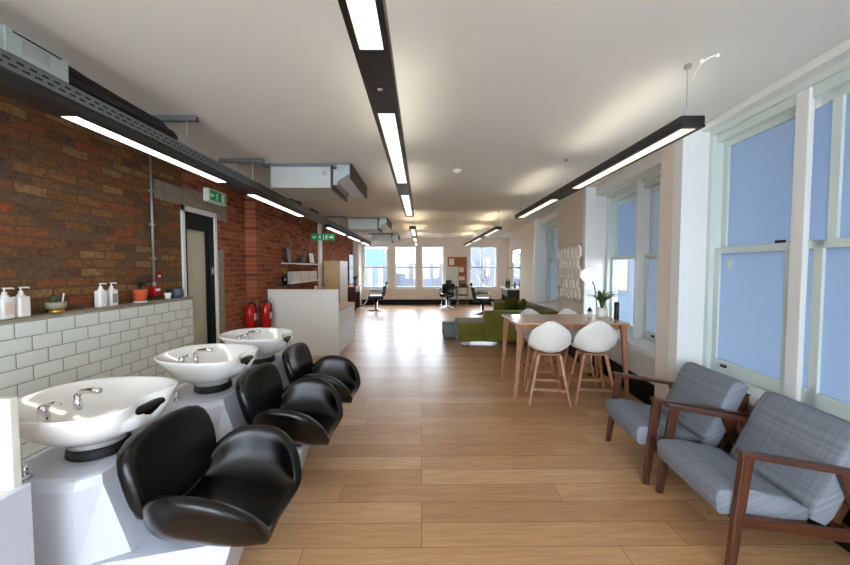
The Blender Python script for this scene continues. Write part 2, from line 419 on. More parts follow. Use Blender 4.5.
# tiled dado with its skirting box
b = MB(); b.box(XL, YB, 0, -2.70, 4.14, 1.138)
struct(b.build('trim_1', M['tile']))
b = MB(); b.box(XL, YB, 1.138, -2.695, 4.145, 1.162, bev=.004)
struct(b.build('trim_2', M['concrete']))
b = MB(); b.box(-2.70, YB, 0, -2.62, 4.14, .2, bev=.008)
struct(b.build('baseboard_left', M['white_paint']))
# door
d1 = bpy.data.objects.new('door_1', None); COL.objects.link(d1); struct(d1); d1.location = (XL, DY0, 0)
w = DY1 - DY0
b = MB()
b.box(-.20, .0, 0, .0, .055, DZ); b.box(-.20, w - .10, 0, .0, w, DZ); b.box(-.20, .055, DZ - .2, .0, w - .10, DZ)
b.build('frame', M['black_paint'], d1)
b = MB(); b.box(-.10, .055, 0, -.06, w - .10, DZ - .2); b.box(-.06, .10, .02, -.056, w - .13, DZ - .24)
b.build('door_leaf', M['door_panel'], d1)
b = MB(); b.box(-.005, -.05, 0, .02, .0, DZ + .06); b.box(-.005, w, 0, .02, w + .05, DZ + .06); b.box(-.005, -.05, DZ, .02, w + .05, DZ + .06)
b.build('architrave', M['white_paint'], d1)
b = MB(); b.box(.0, w - .085, 1.40, .004, w - .015, 1.52)
sg = b.build('door_sign', flat('blue_grey_sign', rgb(70, 84, 100), .5), d1)
b = MB(); b.box(.004, w - .062, 1.43, .006, w - .038, 1.49)
b.build('pictogram', M['sign_white'], sg)

# far wall with four windows
FW = [(-2.36, -1.36), (-1.10, -.20), (0.0, .92), (1.95, 3.08)]
SZ, HZ = .66, 2.40
b = MB()
b.box(-3.2, YF, 0, 4.6, YF + .25, SZ); b.box(-3.2, YF, HZ, 4.6, YF + .25, H)
xs = [-3.2] + [v for p in FW for v in p] + [4.6]
for i in range(0, len(xs), 2): b.box(xs[i], YF, SZ, xs[i + 1], YF + .25, HZ)
struct(b.build('wall_far', M['cream']))
b = MB(); b.box(XL2, YF - .03, 0, 3.5, YF, .22, bev=.006)
struct(b.build('baseboard_far', M['black_paint']))
for i, (x0, x1) in enumerate(FW):
    b = MB(); y = YF + .08
    b.box(x0, y, SZ, x0 + .06, y + .06, HZ); b.box(x1 - .06, y, SZ, x1, y + .06, HZ)
    b.box(x0 + .06, y, HZ - .06, x1 - .06, y + .06, HZ); b.box(x0 + .06, y, SZ, x1 - .06, y + .06, SZ + .08)
    b.box(x0 + .06, y, 1.50, x1 - .06, y + .06, 1.55)
    if i == 3: b.box((x0 + x1) / 2 - .1, y + .01, SZ, (x0 + x1) / 2 - .07, y + .05, HZ)
    b.box(x0 - .03, YF - .06, SZ - .035, x1 + .03, YF + .08, SZ)
    o = struct(b.build('window_%d' % (i + 4), M['white_paint']))
    b = MB(); b.box(x0 + .06, y + .02, SZ + .08, x1 - .06, y + .026, HZ - .06)
    b.build('pane', M['glass'], o)

# right wall: piers and window recesses in the wall's own frame (X = outward, Y = along)
REC = [(-2.6, -.2, .62, 2.66), (0.75, 3.04, .62, 2.66), (3.38, 5.33, .62, 2.58), (6.85, 8.85, .62, 2.58)]
PN = -.15
b = MB()
ts = [YB - .3] + [v for r in REC for v in r[:2]] + [11.0]
for i in range(0, len(ts), 2):
    b.box(PN, ts[i], 0, .17, ts[i + 1], H)
b.box(PN + .12, 11.0, 0, .17, YF + .6, H)
b.mi = 1
for t0, t1, sz, hz in REC:
    b.box(0, t0, 0, .17, t1, sz); b.box(0, t0, hz, .17, t1, H)
put_right(struct(b.build('wall_right', [M['cream'], M['white_paint']])))
b = MB()
for t0, t1, sz, hz in REC: b.box(-.025, t0, 0, 0, t1, .26, bev=.006)
for i in range(2, len(ts) - 1, 2): b.box(PN - .02, ts[i] + .0, 0, PN, ts[i + 1], .24, bev=.006)
put_right(struct(b.build('baseboard_right', M['black_paint'])))
b = MB()      # white pilaster boards on the far side of each recess
for t0, t1, sz, hz in REC:
    b.box(PN - .012, t1 - .012, 0.26, 0, t1, H - .001); b.box(-.001, t1 - .012, sz, .05 if t1 < 3.2 else .14, t1, hz)
    b.box(PN - .012, t1, 0.26, PN, t1 + .11, H - .001)
put_right(struct(b.build('trim_3', M['white_paint'])))

def sash_window(name, t0, t1, sz, hz, low_mat, up_mat, extra_bar=True, far_mats=None):
    o = bpy.data.objects.new(name, None); COL.objects.link(o); struct(o)
    off = .05 if name == 'window_1' else .14
    o.location = R(off, 0); o.rotation_euler = (0, 0, -TH)
    b = MB()          # box frame and central mullion
    JW, MW = (.055, .05) if name == 'window_1' else (.075, .032)
    b.box(0, t0, sz, .16, t0 + JW, hz); b.box(0, t1 - JW, sz, .16, t1, hz)
    b.box(.05, t0 + JW, sz, .16, t1 - JW, sz + .02); b.box(0, t0 + JW, hz - .05, .16, t1 - JW, hz)
    b.box(.03, t0 + JW, hz - .11, .16, t1 - JW, hz - .05)
    b.build('box_frame', M['sash'], o)
    tm = (t0 + t1) / 2 + .04 if name == 'window_1' else (t0 + t1) / 2
    if name == 'window_1': tm = 2.235; MW = .046
    b = MB(); b.box(.015 if name == 'window_1' else -.03, tm - MW, sz + .012, .05 if name == 'window_1' else .15, tm + MW, hz, bev=.006)
    b.build('mullion', M['white_paint'], o)
    b = MB(); b.box(-.10 - off, t0 + .001, sz - .05, .055, t1 - .014, sz + .012, bev=.006)
    b.build('sill', M['white_paint'], o)
    b = MB(); b.box(-.02 - off, t0 + .001, hz, -off, t1 - .014, H - .002, bev=.004)
    b.build('head_board', M['white_paint'], o)
    for (a, c) in ((t0 + JW, tm - MW), (tm + MW, t1 - JW)):
        zm = 1.64
        lm_, um_ = far_mats if (far_mats and a < tm - .1) else (low_mat, up_mat)
        near1 = name == 'window_1' and c < tm
        for (za, zb, n0, mt, nm) in ((sz + .02, zm + .03, .04 if name == 'window_1' else .06, lm_, 'lower_sash'), (zm - .02, hz - .11, .085 if name == 'window_1' else .11, um_, 'upper_sash')):
            f = MB(); s = .055 if name == 'window_1' else .042
            f.box(n0, a, za, n0 + .04, a + s, zb); e = (.04 if nm == 'lower_sash' else .065) if near1 else 0.0
            f.box(n0, c - s - e, za + .001, n0 + .04, c - e, zb - .001)
            lo = .10 if nm == 'lower_sash' else .05
            f.box(n0, a + s, za, n0 + .04, c - (0 if near1 else s), za + lo); f.box(n0, a + s, zb - .05, n0 + .04, c - (0 if near1 else s), zb)
            sa = f.build(nm, M['sash'], o)
            g = MB(); g.box(n0 + .018, a + s, za + lo, n0 + .022, c + 2 * MW - .002 if near1 else c - s, zb - .05)
            g.build('pane', mt, sa)
            if nm == 'lower_sash':
                h = MB(); h.box(n0 - .02, (a + c) / 2 + .17, za + .05, n0, (a + c) / 2 + .22, za + .07, bev=.003)
                h.build('sash_lift', M['black_metal'], sa)
                h = MB(); h.box(n0 - .004, a + s + .02, zb + .0, n0 + .02, a + s + .08, zb + .02, bev=.003)
                h.build('sash_catch', M['black_metal'], sa)
    return o
w8 = sash_window('window_8', *REC[0], M['glass'], M['glass'], False)  # invented window, out of view behind the camera, added to let in daylight
w1 = sash_window('window_1', *REC[1], M['frost'], M['frost'])
w2 = sash_window('window_2', *REC[2], M['glass'], M['frost'], False, far_mats=(M['frost_pale'], M['frost_pale']))
w3 = sash_window('window_3', *REC[3], M['frost_pale'], M['frost_pale'], False)
b = MB(); b.box(.101, 2.80, 1.50, .105, 2.85, 1.56)
put_right(tag(b.build('window_sticker', M['label_pale']), 'small white square sticker on the blue frosted pane behind the armchairs', 'sticker'))

b = MB(); ADDED_BW = [(-2.7, -1.1), (-.8, .8), (1.0, 1.75)]
b.box(-3.2, YB - .2, 0, 4.6, YB, .45); b.box(-3.2, YB - .2, 2.55, 4.6, YB, H)
xs = [-3.2] + [v for p in ADDED_BW for v in p] + [4.6]
for i in range(0, len(xs), 2): b.box(xs[i], YB - .2, .45, xs[i + 1], YB, 2.55)
struct(b.build('wall_back', M['cream']))
for i, (x0, x1) in enumerate(ADDED_BW):  # unseen windows added in the back wall to brighten the near end
    b = MB(); y = YB - .1
    b.box(x0, y, .45, x0 + .06, y + .05, 2.55); b.box(x1 - .06, y, .45, x1, y + .05, 2.55)
    b.box(x0 + .06, y, 2.49, x1 - .06, y + .05, 2.55); b.box(x0 + .06, y, .45, x1 - .06, y + .05, .53); b.box(x0 + .06, y, 1.5, x1 - .06, y + .05, 1.55)
    o = struct(b.build('window_%d' % (i + 9), M['white_paint']))
    b = MB(); b.box(x0 + .06, y + .02, .53, x1 - .06, y + .026, 2.49); b.build('pane', M['glass'], o)
b = MB(); b.box(XL2, 9.0, 0, XL2 + .05, 9.22, H)
struct(b.build('trim_4', M['white_paint']))
b = MB(); b.box(XL2, 13.55, 0, XL2 + .22, YF, H)
struct(b.build('trim_5', M['cream']))

# ------------------------------------------------------------------ lamps
def linear_lamp(x, y0, y1, diffs, label, mat, cables=(), z=2.33, sensor=None):
    up = M['uplight'] if y0 < 7 else M['uplight_warm']
    o = thing('linear_pendant_light', label, 'ceiling light', (x, y0, z), 0, 'black linear pendant lights')
    L = y1 - y0
    b = MB(); b.box(-.07, 0, .012, .07, L, .068, bev=.006)
    b.box(-.07, 0, 0, -.046, L, .014); b.box(.046, 0, 0, .07, L, .014)
    es = [0] + [v - y0 for p in diffs for v in p] + [L]
    for i in range(0, len(es), 2):
        b.box(-.046, es[i], 0, .046, es[i + 1], .014)
    b.build('housing', M['black_metal'], o)
    for a, c in diffs:
        b = MB(); b.box(-.045, a - y0, .004, .045, c - y0, .011); b.build('diffuser', mat, o)
        if cables:
            b = MB(); b.box(-.04, a - y0 + .1, .068, .04, c - y0 - .1, .071); b.build('upper_diffuser', up, o)
    for c in cables:
        b = MB(); b.tube([(0, c - y0, .066), (0, c - y0, H - z)], .003, 6); b.tube([(0, c - y0, .066), (0, c - y0, .085)], .009, 8)
        b.tube([(0, c - y0, H - z - .02), (0, c - y0, H - z)], .02, 10)
        b.build('suspension_cable', M['galv'], o)
    if sensor:
        b = MB(); b.tube([(0, sensor - y0, -.008), (0, sensor - y0, .002)], .014, 10); b.build('sensor', M['chrome'], o)
    return o
linear_lamp(-.19, -.35, 5.72, [(-.25, 1.375), (1.92, 3.49), (4.03, 5.62)], 'long black pendant strip down the middle of the ceiling nearest the camera', M['diffuser'], (.6, 1.65, 3.75, 5.6), sensor=1.65)
linear_lamp(-.19, 7.5, 13.3, [(7.56, 9.2), (9.75, 11.3), (11.8, 13.2)], 'black pendant strip in the middle of the ceiling towards the far windows', M['diffuser'], (7.6, 13.2))
rl = linear_lamp(1.60, 2.08, 5.95, [(2.11, 3.70), (4.27, 5.85)], 'black pendant strip hanging in front of the right-hand windows above the table', M['diffuser'], (2.14, 3.98, 5.8))
rl.rotation_euler = (0, 0, -.012)
linear_lamp(1.66, 7.55, 13.3, [(7.6, 9.2), (9.8, 11.3), (11.8, 13.2)], 'black pendant strip beyond the sofa near the far right window', M['diffuser'], (7.6, 13.2))
linear_lamp(-1.94, -.35, 5.76, [(-.3, 1.36), (1.975, 3.47), (4.03, 5.72)], 'black strip light under the cable tray along the left brick wall', M['diffuser_white'], ())
linear_lamp(-1.94, 7.25, 13.0, [(7.32, 8.9), (9.4, 11.0), (11.5, 12.9)], 'black strip light under the cable tray above the reception counter', M['diffuser_white'], ())
# cable hook loop at the near end of the right lamp
cb = smb()
pts = [(1.60 + .004 * math.sin(i), 2.14 - .02 * i * .2, 2.68 + .004 * i) for i in range(3)]
cb.tube([(1.625, 2.13, 2.62), (1.63, 2.11, 2.67), (1.64, 2.08, 2.70), (1.66, 2.05, 2.712), (1.69, 2.03, 2.712)], .005, 8)
cb.ball((1.64, 2.08, 2.705), .013, 10); cb.ball((1.69, 2.03, 2.71), .011, 10)
tag(cb.build('cable_hook', M['sign_white']), 'white cable hook on the ceiling above the near end of the right pendant strip', 'hook')

# cable tray
ct = thing('cable_tray', 'galvanised perforated cable tray running above the left strip lights', 'cable tray', (-1.97, .2, 2.40))
L = 12.8
b = MB(); b.box(-.10, 0, 0, .10, L, .004); b.box(-.10, 0, .004, -.097, L, .075); b.box(.097, 0, .004, .10, L, .075); b.box(.085, 0, .072, .10, L, .076)
b.build('channel', M['galv_dark'], ct)
b = MB()
y = .1
while y < 5.6:
    b.box(.1002, y, .045, .101, y + .032, .054); b.box(.1002, y + .024, .020, .101, y + .056, .029); y += .055
b.build('slots', M['black_paint'], ct, label='dark punched slots')

def bracket(yc, x0, x1, rods, label):
    o = thing('ceiling_bracket', label, 'bracket', (0, yc, 0), 0, 'strut brackets above the cable tray')
    b = MB(); b.box(x0, -.02, H - .045, x1, .02, H - .005); b.build('strut_channel', M['galv_dark'], o)
    for x in rods:
        b = MB(); b.tube([(x, 0, 2.41), (x, 0, H - .045)], .005, 8); b.tube([(x, 0, 2.405), (x, 0, 2.425)], .013, 8); b.build('rod', M['galv'], o)
bracket(2.88, -2.40, -1.80, (-2.05, -1.885), 'steel strut bracket over the cable tray beside the black hose')
bracket(3.98, -2.25, -1.76, (-2.05, -1.885), 'steel strut bracket over the cable tray just before the near duct unit')
bracket(8.3, -2.25, -1.76, (-2.05, -1.885), 'steel strut bracket over the cable tray at the second duct unit')

# electrical boxes and hoses on the tray
eb = thing('junction_box', 'grey electrical enclosure with a printed label on the cable tray', 'electrical box', (-1.93, 1.635, 2.478), 0)
b = MB(); b.box(-.07, 0, 0, .06, .285, .115, bev=.004); b.build('enclosure', M['box_grey'], eb)
b = MB(); b.box(.0602, .03, .100, .0612, .25, .108); b.build('lid_seam', M['black_paint'], eb)
b = MB(); b.box(.0602, .07, .03, .0608, .19, .09); lb = b.build('printed_label', M['label_grey'], eb, label='pale printed label')
b = MB()
for i in range(5): b.box(.0609, .08, .036 + i * .010, .0611, .18 - .02 * (i % 2), .040 + i * .010)
b.build('print_lines', M['box_grey'], lb)
eb2 = thing('junction_box', 'grey electrical enclosure cut by the left picture edge on the cable tray', 'electrical box', (-1.93, 1.33, 2.478), 0)
b = MB(); b.box(-.07, 0, 0, .06, .22, .115, bev=.004); b.build('enclosure', M['box_grey'], eb2)
b = MB(); b.box(.0602, .03, .02, .063, .20, .055); b.build('connector', M['black_paint'], eb2)
def corrugated(pts, r, label):
    # resample the path and ripple the radius
    P = [Vector(p) for p in pts]; out = []
    for i in range(len(P) - 1):
        n = max(2, int((P[i + 1] - P[i]).length / .008))
        for k in range(n): out.append(P[i].lerp(P[i + 1], k / n))
    out.append(P[-1]); rings = []
    for i, p in enumerate(out):
        d = (out[min(i + 1, len(out) - 1)] - out[max(i - 1, 0)]).normalized()
        a = d.cross(Vector((0, 0, 1))).normalized(); c = d.cross(a)
        rr = r * (1 + .12 * (i % 2))
        rings.append([p + a * math.cos(2 * PI * k / 10) * rr + c * math.sin(2 * PI * k / 10) * rr for k in range(10)])
    b = smb(); b.loft(rings)
    return tag(b.build('flexible_hose', M['hose']), label, 'hose', 'black hoses on the cable tray')
corrugated([(-1.92, 1.935, 2.57), (-1.92, 2.05, 2.56), (-1.92, 2.25, 2.555), (-1.935, 2.45, 2.56), (-1.94, 2.65, 2.565), (-1.95, 2.72, 2.55)], .028, 'upper black corrugated hose from the grey enclosure along the tray')
corrugated([(-1.90, 1.935, 2.51), (-1.89, 2.05, 2.505), (-1.885, 2.25, 2.505), (-1.88, 2.5, 2.505), (-1.885, 2.7, 2.51), (-1.92, 2.78, 2.51)], .024, 'lower black corrugated hose lying flat on the cable tray')
for i, yy in enumerate((5.3, 6.2)):
    b = MB(); b.box(-2.0, yy, 2.478, -1.90, yy + .35, 2.54, bev=.01)
    tag(b.build('cable_bundle', M['hose']), 'black cable bundle on the tray %s' % ('under the near duct unit' if i == 0 else 'left of the second duct unit'), 'cable', 'cable bundles on the tray')

# air duct units
def duct_unit(y, label):
    o = thing('air_duct_unit', label, 'air duct', (0, y, 0), 0, 'ceiling air duct units')
    b = MB(); b.box(-1.75, 0, 2.43, -1.055, .78, 2.672, bev=.004); b.build('casing', M['duct_face'], o)
    b = MB(); b.box(-1.053, -.01, 2.415, -1.03, .80, 2.69); b.build('end_plate', flat('dark_duct_plate', rgb(70, 62, 62), .5, metal=.5), o, label='dark end plate')
    b = MB(); b.box(-1.03, .02, 2.47, -.98, .7, 2.65); b.build('collar', M['galv'], o)
    b = MB(); b.prism([(-.98, 2.69), (-.83, 2.69), (-.83, 2.585), (-.98, 2.50)], 'y', -.02, 1.02); b.build('outlet_hood', M['galv'], o)
    b = MB(); b.box(-.828, -.03, 2.53, -.805, 1.12, 2.70); b.build('side_plate', flat('dark_hood_plate', rgb(58, 50, 50), .5, metal=.4), o, label='dark side plate')
    b = MB(); b.box(-1.85, .02, 2.675, -.83, .06, 2.715); b.build('hanger_strut', M['galv_dark'], o)
    b = MB(); b.tube([(-1.12, -.008, 2.60), (-1.12, .0, 2.60)], .03, 12); b.build('port', M['galv'], o)
    for x in (-1.7, -1.1):
        b = MB(); b.tube([(x, .4, 2.672), (x, .4, H)], .006, 8); b.build('rod', M['galv'], o)
duct_unit(4.12, 'silver air duct unit with outlet hood nearest the camera')
duct_unit(8.45, 'silver air duct unit above the reception counter, second from the camera')
duct_unit(12.3, 'small-looking far air duct unit right before the far windows')

sd = thing('smoke_detector', 'white round smoke detector alone on the ceiling', 'smoke detector', (.44, 4.4, H))
b = smb(); b.lathe([(.05, 0), (.05, -.02), (.04, -.032), (.015, -.036)], n=24); b.build('body', M['sign_white'], sd)
b = smb(); b.lathe([(.022, -.034), (.022, -.044), (.01, -.046)], n=16); b.build('sensor_cap', M['sign_white'], sd)

# ------------------------------------------------------------------ exit signs
def running_man(b, f, ox, oz, s):
    """flat running figure; f maps (u, v) in the sign's plane to a point"""
    def poly(pts): b.quad(*[f(ox + u * s, oz + v * s) for u, v in pts])
    poly([(-.10, .38), (.0, .34), (.06, .42), (.02, .5), (-.07, .5)])
    poly([(-.16, .30), (.02, .30), (-.02, -.02), (-.18, -.02)])
    poly([(.0, .30), (.20, .14), (.15, .08), (-.02, .2)])
    poly([(-.16, .3), (-.32, .12), (-.27, .06), (-.12, .2)])
    poly([(-.18, -.02), (-.05, -.02), (-.30, -.42), (-.40, -.36)])
    poly([(-.12, -.02), (.0, -.02), (.14, -.2), (.06, -.46), (-.02, -.44), (.03, -.2)])
def arrow(b, f, ox, oz, s, d):
    b.quad(*[f(ox + d * u * s, oz + v * s) for u, v in ((.45, 0), (.05, .35), (.05, -.35))])
    b.quad(*[f(ox + d * u * s, oz + v * s) for u, v in ((.05, .1), (-.45, .1), (-.45, -.1), (.05, -.1))])
es = thing('exit_sign', 'lit green exit sign box with running figure above the black door', 'exit sign', (XL, 4.78, 2.45), 0, 'green exit signs')
b = MB(); b.box(0.007, -.205, -.085, .085, .205, .085, bev=.008); b.build('case', M['sign_white'], es)
b = MB(); b.box(.085, -.185, -.065, .088, .185, .065); fc = b.build('face', M['sign_green'], es)
b = MB(); fn = lambda u, v: Vector((.0895, u, v))
running_man(b, fn, -.02, 0, .12); b.build('running_figure', M['sign_white'], fc)
b = MB(); arrow(b, fn, -.14, 0, .11, -1); b.build('arrow', M['sign_white'], fc)
b = MB(); b.quad(fn(.07, .06), fn(.15, .06), fn(.15, -.06), fn(.07, -.06)); b.build('doorway_symbol', M['sign_white'], fc)
e2 = thing('exit_sign', 'green hanging exit sign with arrows over the reception counter', 'exit sign', (-2.24, 8.0, 2.20), 0, 'green exit signs')
b = MB(); b.box(-.27, 0, -.075, .27, .02, .075, bev=.004); fc = b.build('face', M['sign_green'], e2)
b = MB(); fn = lambda u, v: Vector((u, -.001, v))
for ox, d in ((-.19, -1), (.19, 1)):
    b = MB(); arrow(b, fn, ox, 0, .11, d); b.build('arrow', M['sign_white'], fc)
for ox in (-.06, .09):
    b = MB(); running_man(b, fn, ox, 0, .11); b.build('running_figure', M['sign_white'], fc)
b = MB(); b.quad(fn(.01, .06), fn(.02, .06), fn(.02, -.06), fn(.01, -.06)); b.build('divider', M['sign_white'], fc)
for x in (-.2, .11):
    b = MB(); b.tube([(x, .01, .075), (x, .01, H - 2.20)], .003, 6); b.build('wire', M['galv'], e2)

# ------------------------------------------------------------------ left wall fittings
cd = thing('wall_conduit', 'thin steel conduit running down the brown brick wall', 'conduit', (XL, 3.69, 0))
b = smb(); b.tube([(.02, 0, 1.34), (.02, 0, H)], .011, 10); b.build('pipe', M['galv'], cd)
for z in (1.6, 1.95, 2.3):
    b = MB(); b.box(0, -.02, z - .012, .034, .02, z + .012, bev=.003); b.build('saddle', M['galv'], cd)
cp = thing('fire_call_point', 'red fire alarm call point at the foot of the conduit', 'alarm', (XL, 3.69, 1.21))
b = MB(); b.box(.0, -.05, 0, .055, .05, .10, bev=.006); b.build('case', M['red'], cp)
b = MB(); b.box(.055, -.03, .05, .057, .035, .075); b.build('legend_plate', M['sign_white'], cp)
b = MB(); b.tube([(.02, 0, .1), (.02, 0, .14)], .016, 10); b.build('gland', M['galv'], cp)
fs = thing('safety_sign', 'tiny red and white fire notice beside the conduit', 'sign', (XL, 3.79, 1.38))
b = MB(); b.box(.0, -.035, 0, .003, .035, .09); b.build('plate', M['red'], fs)
b = MB(); b.box(.003, -.02, .02, .0035, .02, .045); b.build('legend', M['sign_white'], fs)

LEDGE = 1.162
def pump_bottle(y, label, lm):
    o = thing('pump_bottle', label, 'bottle', (-2.757, y, LEDGE), 0, 'white pump bottles on the tiled ledge')
    b = smb(); b.box(-.030, -.037, 0, .030, .037, .145, bev=.012, seg=3); b.build('body', M['bottle'], o)
    b = smb(); b.lathe([(.024, .143), (.018, .158), (.013, .160), (.013, .178), (.005, .18), (.005, .198), (.010, .2), (.010, .208)], n=14)
    b.tube([(0, 0, .203), (0, .048, .203), (0, .054, .196)], .0055, 8); b.build('pump', M['bottle'], o)
    b = MB(); b.box(.0301, -.026, .03, .0306, .026, .11); b.build('paper_label', lm, o, label='printed front label')
pump_bottle(2.335, 'white pump bottle at the far left end of the tiled ledge', M['label_peach'])
pump_bottle(2.43, 'white pump bottle second from the left on the tiled ledge, left of the gold-footed bowl', M['label_pale'])
pump_bottle(3.03, 'white pump bottle right of the gold-footed bowl, left of its twin', M['label_pale'])
pump_bottle(3.135, 'white pump bottle on the ledge directly left of the orange pot', M['label_grey'])

def blades(b, c, n, h, spread, wd=.008, seed=1, droop=.3, amax=PI):
    rnd = random.Random(seed)
    for i in range(n):
        a = rnd.uniform(-amax, amax); r = rnd.uniform(.3, 1) * spread; hh = h * rnd.uniform(.65, 1)
        d = Vector((math.cos(a), math.sin(a), 0)); s = Vector((-math.sin(a), math.cos(a), 0))
        P = [Vector(c) + d * (r * t * t) + Vector((0, 0, hh * (t - droop * t ** 3))) + d * .1 * r * t for t in (0, .35, .7, 1)]
        W = [wd, wd * 1.2, wd * .8, wd * .08]
        rings = []
        for p, w in zip(P, W):
            rings.append([p + s * w, p + Vector((0, 0, .002)) + d * .002, p - s * w, p - Vector((0, 0, .001)) - d * .001])
        b.loft(rings)
# gold-footed bowl with a cactus and a white stick
bp_ = thing('bowl_planter', 'grey bowl planter on a gold foot holding a small cactus', 'planter', (-2.757, 2.66, LEDGE))
b = smb(); b.lathe([(.045, 0), (.05, .004), (.042, .03)], n=20); b.build('foot', M['gold'], bp_)
b = smb(); b.lathe([(.04, .03), (.056, .036), (.06, .06), (.06, .082), (.054, .082), (.052, .07), (.0, .07)], n=24); b.build('bowl', M['concrete'], bp_)
b = smb(); b.ball((-.0, -.015, .10), .026, 14, sz=1.5); b.build('cactus', M['leaf_dark'], bp_)
b = smb(); b.tube([(0.01, .035, .07), (.012, .048, .145)], .005, 8); b.build('plant_marker', M['sign_white'], bp_)
op = thing('potted_plant', 'orange terracotta pot of short grass on a white saucer', 'plant', (-2.757, 3.45, LEDGE), 0, 'small plants on the tiled ledge')
b = smb(); b.lathe([(.05, 0), (.058, .004), (.058, .016), (.0, .016)], n=24); b.build('saucer', M['sign_white'], op)
b = smb(); b.lathe([(.046, .016), (.062, .10), (.062, .128), (.056, .128), (.052, .115), (.0, .115)], n=24); b.build('pot', M['terracotta'], op)
b = MB(); blades(b, (0, 0, .11), 70, .15, .065, .006, 3); b.build('foliage', M['leaf_dark'], op)
wp = thing('potted_plant', 'tiny white pot with a dark sprig left of the blue-grey pot', 'plant', (-2.755, 3.82, LEDGE), 0, 'small plants on the tiled ledge')
b = smb(); b.lathe([(.026, 0), (.036, .068), (.032, .068), (.03, .06), (.0, .06)], n=18); b.build('pot', M['sign_white'], wp)
b = MB(); blades(b, (0, 0, .055), 30, .09, .032, .006, 5); b.build('foliage', M['leaf_dark'], wp)
sp = thing('potted_plant', 'round blue-grey glazed pot at the door end of the ledge', 'plant', (-2.76, 3.985, LEDGE), 0, 'small plants on the tiled ledge')
b = smb(); b.lathe([(.04, 0), (.058, .02), (.06, .06), (.05, .10), (.044, .11), (.04, .10), (.0, .095)], n=24); b.build('pot', M['slate'], sp)
b = MB(); blades(b, (0, 0, .09), 14, .05, .025, .006, 9); b.build('foliage', M['leaf_dark'], sp)
tp = thing('potted_plant', 'leafy plant poking in at the left picture edge above the pump bottles', 'plant', (-2.757, 2.15, LEDGE), 0, 'small plants on the tiled ledge')
b = smb(); b.lathe([(.045, 0), (.056, .12), (.05, .12), (.048, .11), (.0, .11)], n=20); b.build('pot', M['sign_white'], tp)
b = MB(); blades(b, (0, 0, .11), 22, .28, .13, .012, 11, .3, 1.5); blades(b, (0, .0, .11), 1, .42, .1, .02, 2, .3, 1.4); b.build('foliage', M['leaf'], tp)

# fire extinguishers on the wall
def extinguisher(x, y, label):
    o = thing('fire_extinguisher', label, 'fire extinguisher', (x + .10, y, .53), 0, 'red fire extinguishers')
    b = smb(); b.lathe([(.06, 0), (.078, .012), (.078, .33), (.06, .37), (.025, .39), (.022, .41)], n=20); b.build('cylinder', M['red'], o)
    b = MB(); b.box(-.03, -.018, .405, .05, .018, .43, bev=.004); b.bar((.0, 0, .445), (.085, 0, .47), .02, .008); b.build('valve', M['black_metal'], o)
    b = smb(); b.tube([(.02, .03, .42), (.05, .075, .38), (.06, .085, .25), (.05, .08, .10)], .010, 8); b.build('hose', M['rubber'], o)
    b = MB(); b.box(.0775, -.035, .14, .079, .035, .25); b.build('instruction_label', M['label_pale'], o)
    b = MB(); b.box(-.097, -.05, .30, -.076, .05, .33); b.build('wall_mount', M['black_metal'], o)
extinguisher(XL, 5.56, 'red fire extinguisher on the brick wall, nearer the door')
extinguisher(XL2, 5.74, 'red fire extinguisher on the brick wall, next to the counter')

# ------------------------------------------------------------------ reception
rc = thing('reception_counter', 'white reception counter with a tall front panel and plank-clad end', 'counter', (-2.62, 5.97, 0))
b = MB(); b.box(.0, 0, 0, 1.20, .06, 1.135, bev=.004); b.build('front_panel', M['counter_white'], rc)
b = MB(); b.box(1.10, .06, 0, 1.185, 1.45, .75, bev=.003); b.build('end_panel', M['counter_white'], rc)
b = MB()
for k in range(6): b.box(1.185, .062, .02 + k * .122, 1.20, 1.45, .02 + k * .122 + .112, bev=.004)
b.build('cladding', M['white_paint'], rc, label='white plank cladding on the end')
b = MB(); b.box(.55, .06, .75, 1.21, 1.46, .78, bev=.003); b.build('desk_top', M['beige_board'], rc, label='pale birch desk top')
b = MB(); b.box(0, .06, 1.08, 1.0, .26, 1.11); b.build('ledge', M['counter_white'], rc)
def jar(x, y, z, label, m, h=.10, r=.03):
    o = thing('jar', label, 'jar', (x, y, z), 0, 'small jars on the counter')
    b = smb(); b.lathe([(r, 0), (r, h * .75), (r * .6, h * .8)], n=14); b.build('body', m, o)
    b = smb(); b.lathe([(r * .7, h * .78), (r * .7, h)], n=14); b.build('lid', M['black_metal'], o)
jar(-1.84, 6.12, 1.11, 'small pink jar on the counter ledge, left one', M['label_peach'])
jar(-1.72, 6.13, 1.11, 'small grey jar on the counter ledge, right one', M['label_grey'])
cab = thing('tall_cabinet', 'tall birch-fronted cabinet with white side behind the counter', 'cabinet', (-2.60, 9.3, 0))
b = MB(); b.box(0, .02, 0, .44, .95, 1.69, bev=.003); b.build('carcass', M['counter_white'], cab)
b = MB(); b.box(.0, 0, .05, .435, .02, 1.69); dr = b.build('door', M['beige_board'], cab, label='pale birch door')
b = MB(); b.tube([(.40, -.02, .9), (.40, -.02, 1.1)], .006, 8); b.build('handle', M['chrome'], dr)

